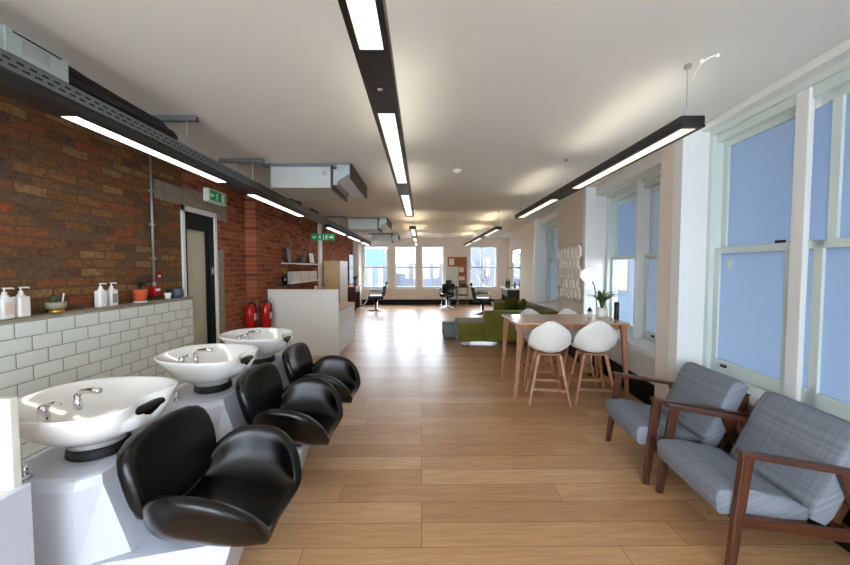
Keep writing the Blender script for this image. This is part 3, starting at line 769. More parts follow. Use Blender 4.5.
def wall_shelf(z, label):
    o = thing('wall_shelf', label, 'shelf', (XL2, 6.65, z), 0, 'white floating shelves on the red brick')
    b = MB(); b.box(0, 0, -.025, .2, 2.0, 0, bev=.003); b.build('board', M['counter_white'], o)
    for y in (.35, 1.65):
        b = MB(); b.box(.0, y - .015, -.10, .012, y + .015, -.025); b.box(.0, y - .015, -.035, .15, y + .015, -.025); b.build('bracket', M['black_metal'], o)
wall_shelf(1.60, 'upper white floating shelf on the red brick behind the counter')
wall_shelf(1.22, 'lower white floating shelf on the red brick behind the counter')
def pic(y, z, h, w_, label, m):
    o = thing('picture_frame', label, 'picture frame', (XL2 + .08, y, z), 0, 'frames on the upper shelf')
    b = MB(); b.box(-.01, -w_ / 2, 0, .01, w_ / 2, h, bev=.003, rot=(0, -.12, 0), piv=(0, 0, 0)); fr = b.build('frame', M['black_metal'], o)
    b = MB(); b.box(.0102, -w_ / 2 + .02, .02, .0112, w_ / 2 - .02, h - .02, rot=(0, -.12, 0), piv=(0, 0, 0)); b.build('print', m, fr)
pic(6.85, 1.60, .30, .20, 'dark framed print at the left end of the upper shelf', M['label_grey'])
pic(8.25, 1.60, .26, .36, 'pale framed card at the right end of the upper shelf', M['label_pale'])
bk = thing('basket', 'small grey basket in the middle of the upper shelf', 'basket', (XL2 + .1, 7.5, 1.60))
b = smb(); b.lathe([(.06, 0), (.085, .11), (.078, .11), (.055, .01)], n=18); b.build('body', M['slate'], bk)
b = smb(); b.tube([(0, -.08, .1), (0, -.06, .17), (0, 0, .2), (0, .06, .17), (0, .08, .1)], .006, 6); b.build('handle', M['slate'], bk)
for i, (y, t) in enumerate(((7.05, 'left'), (7.58, 'middle'), (8.15, 'right'))):
    o = thing('gift_bag', 'white paper pack on the lower shelf, %s of the three' % t, 'paper pack', (XL2 + .1, y, 1.22), 0, 'white paper packs on the lower shelf')
    b = MB(); b.box(-.06, -.2, 0, .06, .2, .21, bev=.01); b.build('pack', M['label_pale'], o)
    b = MB()
    for k in range(4): b.box(.0602, -.16 + k * .09, .05, .0612, -.10 + k * .09, .12)
    b.build('print', M['label_peach'], o)
vz = thing('vase', 'black vase of yellow-green leaves left of the lower shelf', 'vase', (XL2 + .12, 6.50, 1.2))
b = smb(); b.lathe([(.04, 0), (.055, .05), (.045, .13), (.03, .17), (.036, .19)], n=18); b.build('body', M['black_glass'], vz)
b = MB(); blades(b, (0, 0, .17), 26, .2, .09, .013, 21); b.build('foliage', flat('yellow_green_leaf', rgb(140, 150, 50), .5), vz)
b = MB(); b.box(-.12, -.08, -.02, .08, .08, 0, bev=.003); b.build('bracket_shelf', M['black_metal'], vz)

# ------------------------------------------------------------------ backwash units
def superrim(a):
    """plan of the basin rim: rounded at the back (-x), wide shoulders and a neck notch at the front (+x)"""
    c, s = math.cos(a), math.sin(a)
    x = -.34 * abs(c) ** .85 if c < 0 else .25 * c ** .75
    y = math.copysign(.285 * abs(s) ** .8, s)
    if c > 0:
        x -= .07 * math.exp(-(y / .10) ** 2)
    return x, y
def basin():
    o = thing('wash_basin', '', 'basin', (0, 0, 0), 0, 'white ceramic wash basins')
    N = 56; A = [2 * PI * k / N for k in range(N)]
    def ring(s, z, ox=0.0, lift=0.0, round_=0.0):
        out = []
        for a in A:
            x, y = superrim(a); ex, ey = .27 * math.cos(a), .25 * math.sin(a)
            x = x * (1 - round_) + ex * round_; y = y * (1 - round_) + ey * round_
            out.append(Vector((x * s + ox, y * s, z + lift * (-x))))
        return out
    b = smb()
    b.loft([ring(.40, .705, -.03, 0, 1), ring(.42, .728, -.03, 0, 1), ring(.58, .745, -.025, 0, .9), ring(.83, .80, -.01, 0, .6), ring(.95, .86, 0, .02, .3), ring(.99, .898, 0, .03, .05),
            ring(1.0, .912, 0, .03), ring(.985, .916, 0, .03), ring(.95, .910, 0, .03), ring(.91, .897, 0, .02, .1),
            ring(.80, .85, .04, 0, .4), ring(.62, .795, .06, 0, .8), ring(.3, .757, .07, 0, 1), ring(.08, .753, .07, 0, 1)])
    b.build('bowl', M['ceramic'], o)
    b = smb(); b.lathe([(.108, .661), (.116, .668), (.112, .703), (.10, .706)], c=(-.02, 0, 0), n=32); b.build('neck_ring', M['rubber'], o, label='black rubber ring')
    b = smb(); b.lathe([(.026, .756), (.022, .758), (.0, .757)], c=(.07, 0, .002), n=16); b.build('drain', M['chrome'], o)
    b = smb(); b.box(.172, -.095, .795, .218, .095, .882, bev=.02, seg=3, rot=(0, .35, 0)); b.build('neck_rest', M['leather'], o, label='black padded neck rest')
    t = smb(); t.lathe([(.022, .82), (.022, .885), (.017, .90), (.02, .905), (.02, .93), (.01, .94)], c=(-.165, -.10, -.03), n=16)
    t.tube([(-.165, -.10, .905), (-.12, -.10, .918), (-.09, -.10, .915)], .007, 8); t.build('mixer_tap', M['chrome'], o)
    t = smb(); t.lathe([(.018, .82), (.018, .90), (.013, .905), (.013, .93)], c=(-.175, .06, -.03), n=16)
    t.tube([(-.175, .06, .895), (-.15, .055, .915), (-.10, .045, .922), (-.045, .035, .925)], .011, 10, r2=.014); t.build('spray_tap', M['chrome'], o)
    t = smb(); t.tube([(-.12, -.22, .664), (-.12, -.22, .72)], .012, 8); t.lathe([(.024, .662), (.02, .672)], c=(-.12, -.22, 0), n=12); t.build('shut_off_valve', M['chrome'], o)
    return o
def pedestal():
    o = thing('basin_pedestal', '', 'basin pedestal', (0, 0, 0), 0, 'white moulded basin pedestals')
    b = MB(); b.sm = False
    # plan outlines at several heights, from floor up (half width as function along x)
    def outl(z, back, sh, front, wb, ws, wf):
        P = [(back, -wb), (back + .10, -ws), (sh, -ws), (front, -wf), (front, wf), (sh, ws), (back + .10, ws), (back, wb)]
        return [Vector((x, y, z)) for x, y in P]
    b.loft([outl(0, -.30, .02, .54, .16, .25, .10), outl(.295, -.30, .08, .64, .17, .25, .13), outl(.31, -.30, .08, .63, .17, .25, .12),
            outl(.315, -.30, .10, .25, .17, .25, .17), outl(.62, -.29, .10, .16, .17, .255, .19), outl(.655, -.27, .10, .15, .15, .24, .18), outl(.66, -.25, .10, .14, .13, .22, .16)])
    b.build('shroud', M['shroud'], o)
    return o
def wash_chair():
    o = thing('backwash_chair', '', 'salon chair', (0, 0, 0), 0, 'black vinyl backwash chairs')
    # bucket: two petal arms that run together into a low seat with a notched front
    NU, NV = 20, 16; rows = []
    for i in range(NV + 1):
        v = i / NV; w2 = 2 * v - 1
        hw = .312 * (1 - .42 * abs(w2) ** 3.2)
        seat = .40 - .05 * v ** 2
        h = .25 * math.sqrt(max(0.0, 1 - abs(w2 + .05) ** 2.6 * .86))
        row = []
        for k in range(NU + 1):
            u = 2 * k / NU - 1; au = abs(u)
            xf = .81 + .025 * au
            x0 = .345 - .03 * (1 - au)
            y = hw * (math.copysign(au ** .72, u)) + math.copysign(.02 * math.sin(au * PI), u)
            row.append(Vector((x0 + (xf - x0) * v, y, seat + h * au ** 3.4)))
        rows.append(row)
    b = smb(); b.loft(rows, cap=False, closed=False)
    b.build('bucket_seat', M['leather'], o, sub=2, solid=.06)
    # backrest: thick rounded panel leaning towards the basin
    b = smb(); P = []
    for yy, zz in ((-.262, -.15), (-.275, .02), (-.262, .13), (-.19, .18), (0, .19), (.19, .18), (.262, .13), (.275, .02), (.25, -.13), (.17, -.18), (0, -.185), (-.17, -.18)):
        P.append((yy, zz))
    def face(off, s):
        ang = .30; out = []
        for yy, zz in P:
            bow = .035 * (1 - (yy * s / .275) ** 2)
            lx = off - bow; lz = zz * s
            out.append(Vector((.328 + lx * math.cos(ang) - lz * math.sin(ang), yy * s, .635 + lz * math.cos(ang) + lx * math.sin(ang))))
        return out
    b.loft([face(-.030, .90), face(-.028, .97), face(-.012, 1.0), face(.018, 1.0), face(.034, .95), face(.035, .85), face(.033, .65), face(.031, .42), face(.030, .2), face(.030, .06)])
    bk = b.build('backrest', M['leather'], o, sub=1)
    b = smb(); b.tube([(.33, 0, .40), (.30, 0, .52)], .03, 10); b.build('back_hinge', M['black_metal'], o)
    b = smb(); b.lathe([(.10, .315), (.10, .325), (.055, .33), (.05, .42)], c=(.47, 0, 0), n=20); b.build('column', M['black_metal'], o)
    return o
bs0, pd0, wc0 = basin(), pedestal(), wash_chair()
UN = [((-1.465, 1.60, 0), 'nearest the camera'), ((-1.43, 2.42, 0), 'in the middle of the row'), ((-1.42, 3.13, 0), 'farthest in the row, before the reception counter')]
for i, (loc, wh) in enumerate(UN):
    if i == 0:
        for o in (bs0, pd0, wc0): o.location = loc
        A, B_, C_ = bs0, pd0, wc0
    else:
        A, B_, C_ = dup(bs0, loc, 0, ''), dup(pd0, loc, 0, ''), dup(wc0, loc, 0, '')
    A['label'] = 'white ceramic wash basin with two chrome taps, ' + wh
    B_['label'] = 'white moulded pedestal under the wash basin ' + wh
    C_['label'] = 'black vinyl backwash chair at the basin ' + wh

# white cabinet cut by the left edge
wcab = thing('low_cabinet', 'white low cabinet with raised end panel at the bottom left corner', 'cabinet', (-2.0, .35, 0))
b = MB(); b.box(0, 0, .0, .62, .83, .745, bev=.006); b.build('carcass', M['counter_white'], wcab)
b = MB(); b.box(.62, -.05, .02, .645, .85, .755, bev=.004); b.build('side_panel', M['shroud'], wcab)
b = MB(); b.box(.0, .82, .745, .615, .85, 1.06, bev=.005); b.box(0, .818, .905, .60, .821, .91); b.build('upstand', M['counter_white'], wcab)

# ------------------------------------------------------------------ armchairs
def armchair():
    o = thing('armchair', '', 'armchair', (0, 0, 0), 0, 'grey tweed armchairs with wooden frames')
    for s in (-1, 1):
        b = MB(); b.bar((-.305, s * .305, 0), (-.235, s * .29, .575), .028, .038, .034, .055, up=(1, 0, 0), bev=.004); b.build('leg', M['walnut'], o)
        b = MB(); b.bar((.40, s * .30, 0), (.20, s * .29, .52), .03, .036, .032, .06, up=(1, 0, 0), bev=.004); b.build('leg', M['walnut'], o)
        b = MB(); b.bar((-.275, s * .295, .595), (.37, s * .29, .50), .055, .026, .045, .026, bev=.006); b.build('armrest', M['walnut_x'], o)
        b = MB(); b.bar((-.27, s * .293, .255), (.30, s * .29, .20), .024, .055, bev=.003); b.build('side_rail', M['walnut_x'], o)
        b = MB(); b.bar((.205, s * .25, .25), (.375, s * .25, .64), .026, .04, up=(1, 0, 0), bev=.003); b.build('back_slat', M['walnut'], o)
    for x, z in ((-.24, .235), (.27, .20)):
        b = MB(); b.bar((x, -.28, z), (x, .28, z), .024, .045, bev=.003); b.build('cross_rail', M['walnut_x'], o)
    b = MB(); b.bar((.355, -.26, .60), (.355, .26, .60), .02, .05, bev=.003); b.build('cross_rail', M['walnut_x'], o)
    # seat cushion: wedge, thicker and higher at the front
    b = smb()
    prof = [(-.345, .30), (-.350, .385), (-.33, .412), (-.20, .415), (-.05, .385), (.04, .36), (.075, .335), (.07, .275), (.0, .275), (-.2, .285), (-.325, .28)]
    rings = []
    for y, k in ((-.268, .90), (-.262, .97), (-.245, 1.0), (-.1, 1.01), (.1, 1.01), (.245, 1.0), (.262, .97), (.268, .90)):
        rings.append([Vector((-.1 + (x + .1) * (.96 + .04 * k), y, .335 + (z - .36) * k)) for x, z in prof])
    b.loft(rings); sc_ = b.build('seat_cushion', M['plaid'], o)
    # back cushion
    b = smb(); rings = []
    for y, k in ((-.272, .72), (-.268, .92), (-.25, 1.0), (-.1, 1.04), (.1, 1.04), (.25, 1.0), (.268, .92), (.272, .72)):
        ring = []
        for u, v in ((-.05, 0), (-.06, .06), (-.06, .42), (-.045, .50), (0, .52), (.04, .505), (.045, .42), (.045, .05), (.03, 0)):
            u2 = u * k; v2 = .26 + (v - .26) * (.93 + .07 * min(k, 1))
            ang = .42
            ring.append(Vector((.125 + u2 * math.cos(ang) + v2 * math.sin(ang), y, .245 + v2 * math.cos(ang) - u2 * math.sin(ang))))
        rings.append(ring)
    b.loft(rings); b.build('back_cushion', M['plaid'], o)
    b = smb(); b.tube([(-.20, -.2555, .389), (-.05, -.2555, .361), (.035, -.2555, .337)], .004, 6); b.build('piping', M['grey_felt'], sc_)
    return o
ac = armchair(); ac.location = (1.86, 1.93, 0); ac.rotation_euler = (0, 0, -TH)
ac['label'] = 'grey tweed armchair with walnut frame nearest the camera, cut by the right edge'
dup(ac, (1.89, 2.63, 0), -TH, 'grey tweed armchair with walnut frame, the one nearer the bar table')

# ------------------------------------------------------------------ bar table and stools
tb = thing('bar_table', 'oak bar table with splayed legs beside the right window', 'table', (1.705, 4.25, 0))
TW, TD, TZ = .645, .37, .885
b = MB(); b.box(-TW, -TD, TZ - .022, TW, TD, TZ, bev=.006); b.build('tabletop', M['oak'], tb)
b = MB(); b.box(-TW + .09, -TD + .07, TZ - .085, TW - .09, -TD + .09, TZ - .022); b.box(-TW + .09, TD - .09, TZ - .085, TW - .09, TD - .07, TZ - .022)
b.box(-TW + .08, -TD + .07, TZ - .085, -TW + .10, TD - .07, TZ - .022); b.box(TW - .10, -TD + .07, TZ - .085, TW - .08, TD - .07, TZ - .022)
b.build('apron', M['oak_leg'], tb)
for sx in (-1, 1):
    for sy in (-1, 1):
        b = MB(); b.bar((sx * (TW - .005), sy * (TD - .03), 0), (sx * (TW - .06), sy * (TD - .05), TZ - .022), .032, .032, .06, .05, up=(0, 1, 0), bev=.004); b.build('leg', M['oak_leg'], tb)

def bar_stool():
    o = thing('bar_stool', '', 'stool', (0, 0, 0), 0, 'white shell bar stools')
    # shell: sitter faces +y
    b = smb(); NV, NU = 14, 12; rows = []
    for i in range(NV + 1):
        v = i / NV
        if v < .45:
            t = v / .45; y = .20 - .36 * t; z = .60 - .035 * math.sin(t * PI * .8); hw = .205 + .015 * t
            lift = .03 + .055 * t * t; wrap = .10 * max(0, t - .5) * 2
        else:
            t = (v - .45) / .55
            y = -.16 - .085 * math.sin(t * PI / 2); z = .565 + .375 * (t ** 1.1); hw = .228 * math.sqrt(1 - .93 * t ** 3.6) ; lift = .085 * (1 - t) ** 1.3 ; wrap = .10 * (1 - t * .7)
        row = []
        for k in range(NU + 1):
            u = -1 + 2 * k / NU; au = abs(u)
            row.append(Vector((u * hw, y + wrap * au ** 2.2, z + lift * au ** 2.4 - (.03 * t * au ** 4 if v >= .45 else 0))))
        rows.append(row)
    b.loft(rows, cap=False, closed=False)
    b.build('shell', M['shell'], o, sub=1, solid=.012)
    b = MB(); b.box(-.12, -.12, .535, .12, .12, .56, bev=.006); b.build('under_frame', M['oak_leg'], o)
    for sx in (-1, 1):
        for sy in (-1, 1):
            b = MB(); b.bar((sx * .215, sy * .20, 0), (sx * .115, sy * .115, .54), .024, .024, .034, .034, up=(0, 1, 0), bev=.005); b.build('leg', M['oak_leg'], o)
    for s in (-1, 1):
        b = MB(); b.bar((-.185, s * .175, .17), (.185, s * .175, .17), .018, .03, bev=.003); b.build('foot_rail', M['oak_leg'], o)
        b = MB(); b.bar((s * .18, -.17, .22), (s * .18, .17, .22), .018, .03, bev=.003); b.build('foot_rail', M['oak_leg'], o)
    return o
st = bar_stool(); st.location = (1.43, 3.92, 0); st.rotation_euler = (0, 0, -.2)
st['label'] = 'white shell bar stool on the near side of the table, left one'
dup(st, (1.93, 3.92, 0), -.16, 'white shell bar stool on the near side of the table, right one beside the armchair')
dup(st, (1.50, 4.58, 0), PI + .05, 'white shell bar stool on the sofa side of the table, left one')
dup(st, (2.01, 4.58, 0), PI - .04, 'white shell bar stool on the sofa side of the table, right one')

# on the table
pp = thing('potted_plant', 'spiky green plant in a white pot on the bar table', 'plant', (2.25, 4.33, TZ))
b = smb(); b.lathe([(.06, 0), (.068, .01), (.07, .12), (.063, .12), (.06, .105), (.0, .10)], n=24); b.build('pot', M['sign_white'], pp)
b = MB(); blades(b, (0, 0, .10), 44, .42, .28, .012, 31, .45); b.build('foliage', M['leaf'], pp)
cy = thing('speaker', 'tall black cylinder speaker at the window end of the bar table', 'speaker', (2.335, 4.15, TZ))
b = smb(); b.lathe([(.026, 0), (.028, .006), (.028, .20), (.024, .206)], n=20); b.build('body', M['black_metal'], cy)
b = smb(); b.lathe([(.022, .2061), (.018, .209)], n=16); b.build('top_cap', M['black_glass'], cy)
sb = thing('small_bottle', 'small bottle with a black cap left of the white pot', 'bottle', (2.10, 4.33, TZ))
b = smb(); b.lathe([(.024, 0), (.025, .06), (.022, .075)], n=16); b.build('body', M['shell'], sb)
b = smb(); b.lathe([(.028, .074), (.026, .09), (.014, .115), (.006, .125)], n=16); b.build('cap', M['black_metal'], sb)

fl = thing('floor_lamp', 'arched floor lamp with a glowing white globe behind the bar table', 'lamp', (2.44, 4.84, 0))
b = smb(); b.lathe([(.12, 0), (.12, .02), (.02, .03)], n=28); b.build('base', M['black_metal'], fl)
b = smb(); b.tube([(0, 0, .025), (0, 0, 1.0), (-.02, -.01, 1.15), (-.06, -.04, 1.27), (-.11, -.07, 1.33), (-.15, -.09, 1.36)], .007, 8); b.build('pole', M['black_metal'], fl)
b = smb(); b.ball((-.175, -.10, 1.40), .088, 20, sx=1.0, sz=1.02); b.build('lamp_shade', M['globe'], fl)
b = smb(); b.tube([(-.14, -.085, 1.35), (-.165, -.093, 1.38)], .02, 10); b.build('socket', M['black_metal'], fl)

# hexagon relief on the pier between the second and third windows
ha = thing('wall_relief', 'cream relief panel of raised hexagons on the pier behind the table', 'wall art', R(PN, 6.05, 1.42), -TH)
b = MB(); b.box(-.012, -.66, -.48, 0, .66, .48, bev=.003); pn = b.build('panel', flat('cream_panel_back', rgb(214, 200, 184), .8), ha)
b = MB(); r = .11
def hexring(cy_, cz):
    o_ = [(cy_ + r * math.cos(PI / 6 + k * PI / 3), cz + r * math.sin(PI / 6 + k * PI / 3)) for k in range(6)]
    for k in range(6):
        a, c = o_[k], o_[(k + 1) % 6]
        b.bar((-.03, a[0], a[1]), (-.03, c[0], c[1]), .010, .05, up=(1, 0, 0))
for row in range(5):
    for c in range(6 if row % 2 == 0 else 5):
        hexring(-.50 + c * .2 + (0 if row % 2 == 0 else .1), -.335 + row * .167)
b.build('raised_hexagons', M['art'], ha)

# ------------------------------------------------------------------ sofa
sf = thing('corner_sofa', 'olive green corner sofa with a chaise end beyond the bar table', 'sofa', (0, 0, 0))
def cush(x0, y0, z0, x1, y1, z1, bev=.05): 
    b = smb(); b.box(x0, y0, z0, x1, y1, z1, bev=bev, seg=4); return b
cush(.69, 6.45, .13, 2.45, 7.30, .30, .03).build('base', M['green'], sf)
cush(.69, 6.46, .29, 1.36, 7.30, .47).build('seat_cushion', M['green'], sf)
cush(1.37, 6.70, .29, 2.45, 7.30, .47).build('seat_cushion', M['green'], sf)
cush(1.17, 6.40, .13, 2.55, 6.66, .70, .045).build('backrest', M['green'], sf)
cush(1.95, 7.31, .13, 2.60, 8.6, .30, .03).build('base', M['green'], sf)
cush(1.95, 7.31, .29, 2.42, 8.30, .47).build('seat_cushion', M['green'], sf)
cush(2.42, 6.68, .29, 2.60, 8.6, .70, .045).build('backrest', M['green'], sf)
cush(1.76, 8.32, .13, 2.42, 8.60, .70, .045).build('armrest', M['green'], sf)
for x, y in ((.84, 6.62), (.84, 7.15), (2.3, 6.6), (2.05, 8.45)):
    b = smb(); b.tube([(x - .09, y, .14), (x - .06, y, .012), (x + .06, y, .012), (x + .09, y, .14)], .012, 8); b.build('leg', M['chrome'], sf)
for i, (x, y, rz) in enumerate(((2.10, 8.17, .25), (2.26, 7.75, 1.35))):
    b = smb(); b.box(-.17, -.055, -.165, .17, .055, .165, bev=.055, seg=4)
    o = b.build('scatter_cushion', M['green_dark']); o.location = (x, y, .645); o.rotation_euler = (.12, 0, rz)
    tag(o, 'dark olive scatter cushion on the sofa, %s' % ('leaning on its far arm' if i == 0 else 'beside the window'), 'cushion', 'dark olive scatter cushions')
pf = thing('pouf', 'low blue-grey pouf at the chaise end of the green sofa', 'pouf', (.52, 7.58, 0))
b = smb(); b.box(-.06, -.25, .03, .22, .25, .31, bev=.03, seg=3); b.build('cushion', M['grey_felt'], pf)
for x in (-.03, .19):
    for y in (-.21, .21):
        b = MB(); b.tube([(x, y, 0), (x, y, .035)], .015, 8); b.build('foot', M['black_metal'], pf)

# ------------------------------------------------------------------ barber chairs
def barber_chair():
    o = thing('barber_chair', '', 'barber chair', (0, 0, 0), 0, 'black and chrome barber chairs')   # sitter faces +x
    b = smb(); b.lathe([(.30, 0), (.30, .02), (.10, .05), (.05, .08), (.05, .40)], n=28); b.build('base', M['chrome'], o)
    b = smb(); b.box(-.26, -.26, .42, .28, .26, .54, bev=.04, seg=3); b.build('seat', M['leather'], o)
    b = smb(); b.box(-.33, -.24, .52, -.23, .24, .90, bev=.04, seg=3, rot=(0, -.18, 0)); b.build('backrest', M['leather'], o)
    b = smb(); b.box(-.40, -.12, .90, -.33, .12, 1.03, bev=.03, seg=3, rot=(0, -.18, 0)); b.build('headrest', M['leather'], o)
    for s in (-1, 1):
        b = smb(); b.tube([(-.24, s * .29, .50), (-.24, s * .29, .68), (.20, s * .29, .70), (.24, s * .29, .50)], .016, 8)
        b.build('arm_frame', M['chrome'], o)
        b = smb(); b.box(-.22, s * .29 - .03, .69, .20, s * .29 + .03, .73, bev=.015); b.build('arm_pad', M['leather'], o)
    b = smb(); b.tube([(.26, -.15, .42), (.48, -.15, .16), (.60, -.15, .14)], .015, 8); b.tube([(.26, .15, .42), (.48, .15, .16), (.60, .15, .14)], .015, 8)
    b.box(.46, -.20, .12, .64, .20, .15, bev=.01); b.build('footrest', M['chrome'], o)
    return o
bc = barber_chair(); bc.location = (-1.60, 12.3, 0); bc.rotation_euler = (0, 0, PI + .15)
bc['label'] = 'black and chrome barber chair facing the left mirror'
dup(bc, (.98, 13.2, 0), -PI / 2 - .2, 'black and chrome barber chair in front of the cork board')
dup(bc, (1.98, 11.3, 0), -.25, 'black and chrome barber chair facing the right mirror')

# left station
ls = thing('styling_desk', 'wooden styling desk under the left mirror', 'desk', (XL2 + .004, 12.1, 0))
b = MB(); b.box(.0, 0, .83, .40, .95, .87, bev=.004); b.build('top', M['oak'], ls)
for y in (.05, .87):
    b = MB(); b.box(.05, y, 0, .36, y + .03, .83); b.build('leg', M['walnut'], ls)
b = MB(); b.box(.05, .08, .65, .36, .87, .83); b.build('drawer', M['walnut'], ls)
def tall_mirror(name_loc, rz, w_, h_, label, par=None):
    o = thing('wall_mirror', label, 'mirror', name_loc, rz, 'tall styling mirrors')
    b = MB(); b.box(0, -w_ / 2, 0, .02, w_ / 2, h_, bev=.003); f = b.build('frame', M['black_metal'], o)
    b = MB(); b.box(.0202, -w_ / 2 + .02, .02, .022, w_ / 2 - .02, h_ - .02); b.build('mirror_glass', M['mirror'], f)
    return o
tall_mirror((-2.60, 13.05, .90), -.08, .75, 1.10, 'tall mirror on the left wall above the styling desk')
bp2 = thing('potted_plant', 'bushy dark plant on the left styling desk by the far window', 'plant', (-2.42, 12.75, .872))
b = smb(); b.lathe([(.06, 0), (.08, .12), (.07, .12), (.0, .11)], n=18); b.build('pot', M['slate'], bp2)
b = MB(); blades(b, (0, 0, .11), 40, .36, .17, .018, 41); b.build('foliage', M['leaf_dark'], bp2)

# centre back: cork board, white board, trolley
cb_ = thing('cork_board', 'brown cork pin board on the far wall', 'notice board', (1.42, YF - .004, 1.33))
b = MB(); b.box(-.36, -.03, -.62, .42, 0, .62, bev=.004); f = b.build('board', M['cork'], cb_)
for i, (x, z, w_, h_) in enumerate(((-.2, .42, .2, .26), (.2, .1, .2, .2), (.22, -.25, .24, .16))):
    b = MB(); b.box(x - w_ / 2, -.034, z - h_ / 2, x + w_ / 2, -.03, z + h_ / 2); b.build('pinned_sheet', M['label_peach'] if i else M['label_pale'], f)
fm = thing('display_board', 'pale upright board on the trolley in front of the cork board', 'board', (1.22, 14.06, .0))
b = MB(); b.box(-.27, 0, .78, .27, .03, 1.56, bev=.01); b.build('panel', M['screen'], fm)
b = MB(); b.box(-.2, .0, 0, -.17, .03, .78); b.box(.17, .0, 0, .2, .03, .78); b.build('stand', M['black_metal'], fm)
tr = thing('trolley', 'black salon trolley with shelves below the cork board', 'trolley', (1.62, 13.75, 0))
for z in (.12, .42, .74):
    b = MB(); b.box(-.2, -.2, z, .2, .2, z + .03, bev=.005); b.build('shelf', M['black_metal'], tr)
for x in (-.19, .19):
    for y in (-.19, .19):
        b = MB(); b.tube([(x, y, .0), (x, y, .85)], .012, 8); b.build('post', M['chrome'], tr)
for i, x in enumerate((-.1, .0, .1)):
    o = thing('product_bottle', 'small dark product bottle on the trolley top, %s' % ('left', 'centre', 'right')[i], 'bottle', (1.62 + x, 13.72, .772), 0, 'bottles on the salon trolley')
    b = smb(); b.lathe([(.03, 0), (.03, .1), (.012, .12)], n=12); b.build('body', M['black_glass'], o)
    b = smb(); b.lathe([(.012, .12), (.012, .16)], n=10); b.build('cap', M['chrome'], o)

# right station
m2 = tall_mirror(R(PN + .05, 11.75, .84), PI - .02, 1.1, 1.28, 'tall bright mirror on the right wall beyond the sofa')
m3 = tall_mirror(R(PN + .112, 13.35, .74), PI - TH, .9, 1.38, 'narrow dark-edged mirror on the right wall beside the far window')
rd = thing('styling_desk', 'dark styling ledge under the right mirror', 'desk', R(PN + .112, 11.3, 0), -TH)
b = MB(); b.box(-.5, 0, .79, 0, 1.6, .83, bev=.004); b.build('top', M['counter_white'], rd)
b = MB(); b.box(-.45, .05, .0, -.02, .09, .79); b.box(-.45, 1.5, 0, -.02, 1.54, .79); b.build('leg', M['black_metal'], rd)
b = MB(); b.box(-.44, .09, .55, -.02, 1.5, .79); b.build('drawer', M['black_metal'], rd)
for i, (n, t, h, m) in enumerate(((-.40, .1, .34, 'leaf_dark'), (-.42, .5, .30, 'black_glass'), (-.36, .9, .20, 'leaf'), (-.18, .3, .24, 'black_glass'))):
    p = R(PN + .12 + n, 11.3 + t, .83)
    o = thing('product_bottle', 'dark product bottle on the right styling ledge, %s' % ('tall green one', 'tall black one', 'short green one', 'black one by the mirror')[i], 'bottle', p, 0, 'bottles on the right styling ledge')
    b = smb(); b.lathe([(.04, 0), (.04, h * .7), (.015, h * .8)], n=12); b.build('body', M[m], o)
    b = smb(); b.lathe([(.015, h * .8), (.015, h)], n=10); b.build('cap', M['black_metal'], o)
wl_ = thing('wall_lamp', 'small swing-arm wall lamp beside the right mirror', 'lamp', R(PN + .0, 10.95, 1.52), -TH)
b = smb(); b.tube([(0, 0, 0), (-.02, 0, 0)], .05, 14); b.build('wall_plate', M['black_metal'], wl_)
b = smb(); b.tube([(-.02, 0, 0), (-.20, -.02, .0), (-.36, .05, -.02)], .010, 8); b.build('arm', M['black_metal'], wl_)
b = smb(); b.lathe([(.05, -.06), (.03, .0), (.012, .02)], c=(-.38, .05, -.02), n=14); b.build('lamp_shade', M['label_pale'], wl_)

# ------------------------------------------------------------------ outside
b = MB(); b.box(-40, YF + .5, -4.3, 40, 70, -4.2)
struct(b.build('ground', flat('street_asphalt', (.10, .10, .105, 1), .9)))
b = MB(); b.box(4.9, -30, -4.3, 40, YF + .4, -4.2)
struct(b.build('ground', flat('side_street_asphalt', (.10, .10, .105, 1), .9)))
def building(x0, y0, x1, y1, z1, col, label, wins, axis, wcol):
    o = thing('outside_building', label, 'building', ((x0 + x1) / 2, (y0 + y1) / 2, -4.2), 0, 'buildings across the street')
    cx, cy_ = (x0 + x1) / 2, (y0 + y1) / 2
    b = MB(); b.box(x0 - cx, y0 - cy_, 0, x1 - cx, y1 - cy_, z1 + 4.2); b.build('wall', flat('facade', col, .9, noise=.05, nscale=2), o)
    for (u, z, w_, h_) in wins:
        b = MB()
        if axis == 'y': b.box(u - w_ / 2 - cx, y0 - cy_ - .05, z + 4.2, u + w_ / 2 - cx, y0 - cy_, z + h_ + 4.2)
        else: b.box(x0 - cx - .05, u - w_ / 2 - cy_, z + 4.2, x0 - cx, u + w_ / 2 - cy_, z + h_ + 4.2)
        b.build('window', flat('street_window', wcol, .4), o)
building(-14, 30, -3.2, 40, 3.2, (.05, .085, .085, 1), 'pale teal facade beyond the leftmost far window', [(-6.2 + i * .9, -1.5, .45, 3.2) for i in range(4)], 'y', (.10, .06, .075, 1))
building(-3.0, 34, 3.4, 44, 2.0, (.085, .08, .09, 1), 'pale brick block beyond the middle far windows', [(-1.8 + i * 1.3, -.6, .6, 1.4) for i in range(4)], 'y', (.045, .055, .09, 1))
building(3.6, 30, 16, 40, 4.6, (.085, .09, .105, 1), 'light grey house beyond the right far window', [(5.0 + i * 1.6, .6, .8, 1.6) for i in range(4)], 'y', (.05, .06, .08, 1))
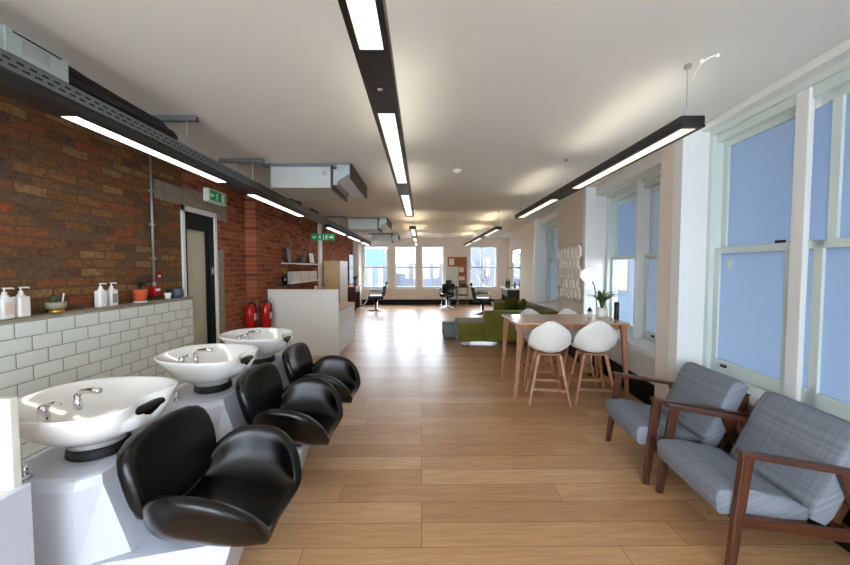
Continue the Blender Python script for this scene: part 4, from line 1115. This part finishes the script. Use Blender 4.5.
building(9.0, -4.0, 16, 24, 8.0, (.028, .042, .064, 1), 'blue-grey side street block seen through the window by the table', [(15.5, .5, .75, 1.85), (13.9, .5, .75, 1.85), (12.3, .5, .75, 1.85), (10.7, .5, .75, 1.85)], 'x', (.11, .095, .06, 1))
tree = thing('street_tree', 'bare pale street tree beyond the right far window', 'tree', (4.3, 24, -4.2))
rnd = random.Random(3); b = smb()
b.tube([(0, 0, 0), (.05, 0, 3), (0, .1, 5.2)], .16, 8, r2=.08)
for i in range(16):
    a = rnd.uniform(0, 2 * PI); z = rnd.uniform(3.6, 5.2); l = rnd.uniform(.8, 1.8)
    p = Vector((0.02, .05, z)); q = p + Vector((math.cos(a) * l * .6, math.sin(a) * l * .6, l))
    b.tube([p, p.lerp(q, .5) + Vector((0, 0, -.1)), q], .05, 6, r2=.012)
b.build('trunk', flat('bark', (.12, .10, .10, 1), .9), tree)

# ------------------------------------------------------------------ light
w = bpy.data.worlds.new('sky'); scene.world = w; w.use_nodes = True
nt = w.node_tree; bg = nt.nodes['Background']
bg.inputs['Color'].default_value = (0.76, 0.88, 1.0, 1); bg.inputs['Strength'].default_value = 8.5
sun = bpy.data.lights.new('sun', 'SUN'); sun.energy = .6; sun.angle = .02; sun.color = (1, .95, .86)
so = bpy.data.objects.new('sun', sun); COL.objects.link(so); so.rotation_euler = Vector((.45, .85, -.75)).to_track_quat('-Z', 'Y').to_euler()

# ------------------------------------------------------------------ camera
cam = bpy.data.cameras.new('camera'); co = bpy.data.objects.new('camera', cam); COL.objects.link(co)
cam.sensor_width = 36; cam.lens = 36 * 350 / 850; cam.clip_start = .05; cam.clip_end = 300
co.location = (0, 0, 1.5)
yaw = math.atan(3.5 / 350); pitch = math.atan(14.5 / 350)
co.rotation_euler = (PI / 2 - pitch, 0, -yaw)
scene.camera = co
vs = scene.view_settings
vs.view_transform = 'Standard'; vs.look = 'None'; vs.exposure = 1.1; vs.gamma = 1.0; vs.use_curve_mapping = False
scene.cycles.max_bounces = 10; scene.cycles.diffuse_bounces = 6; scene.cycles.transparent_max_bounces = 12
scene.cycles.sample_clamp_indirect = 6.0; scene.cycles.use_denoising = True
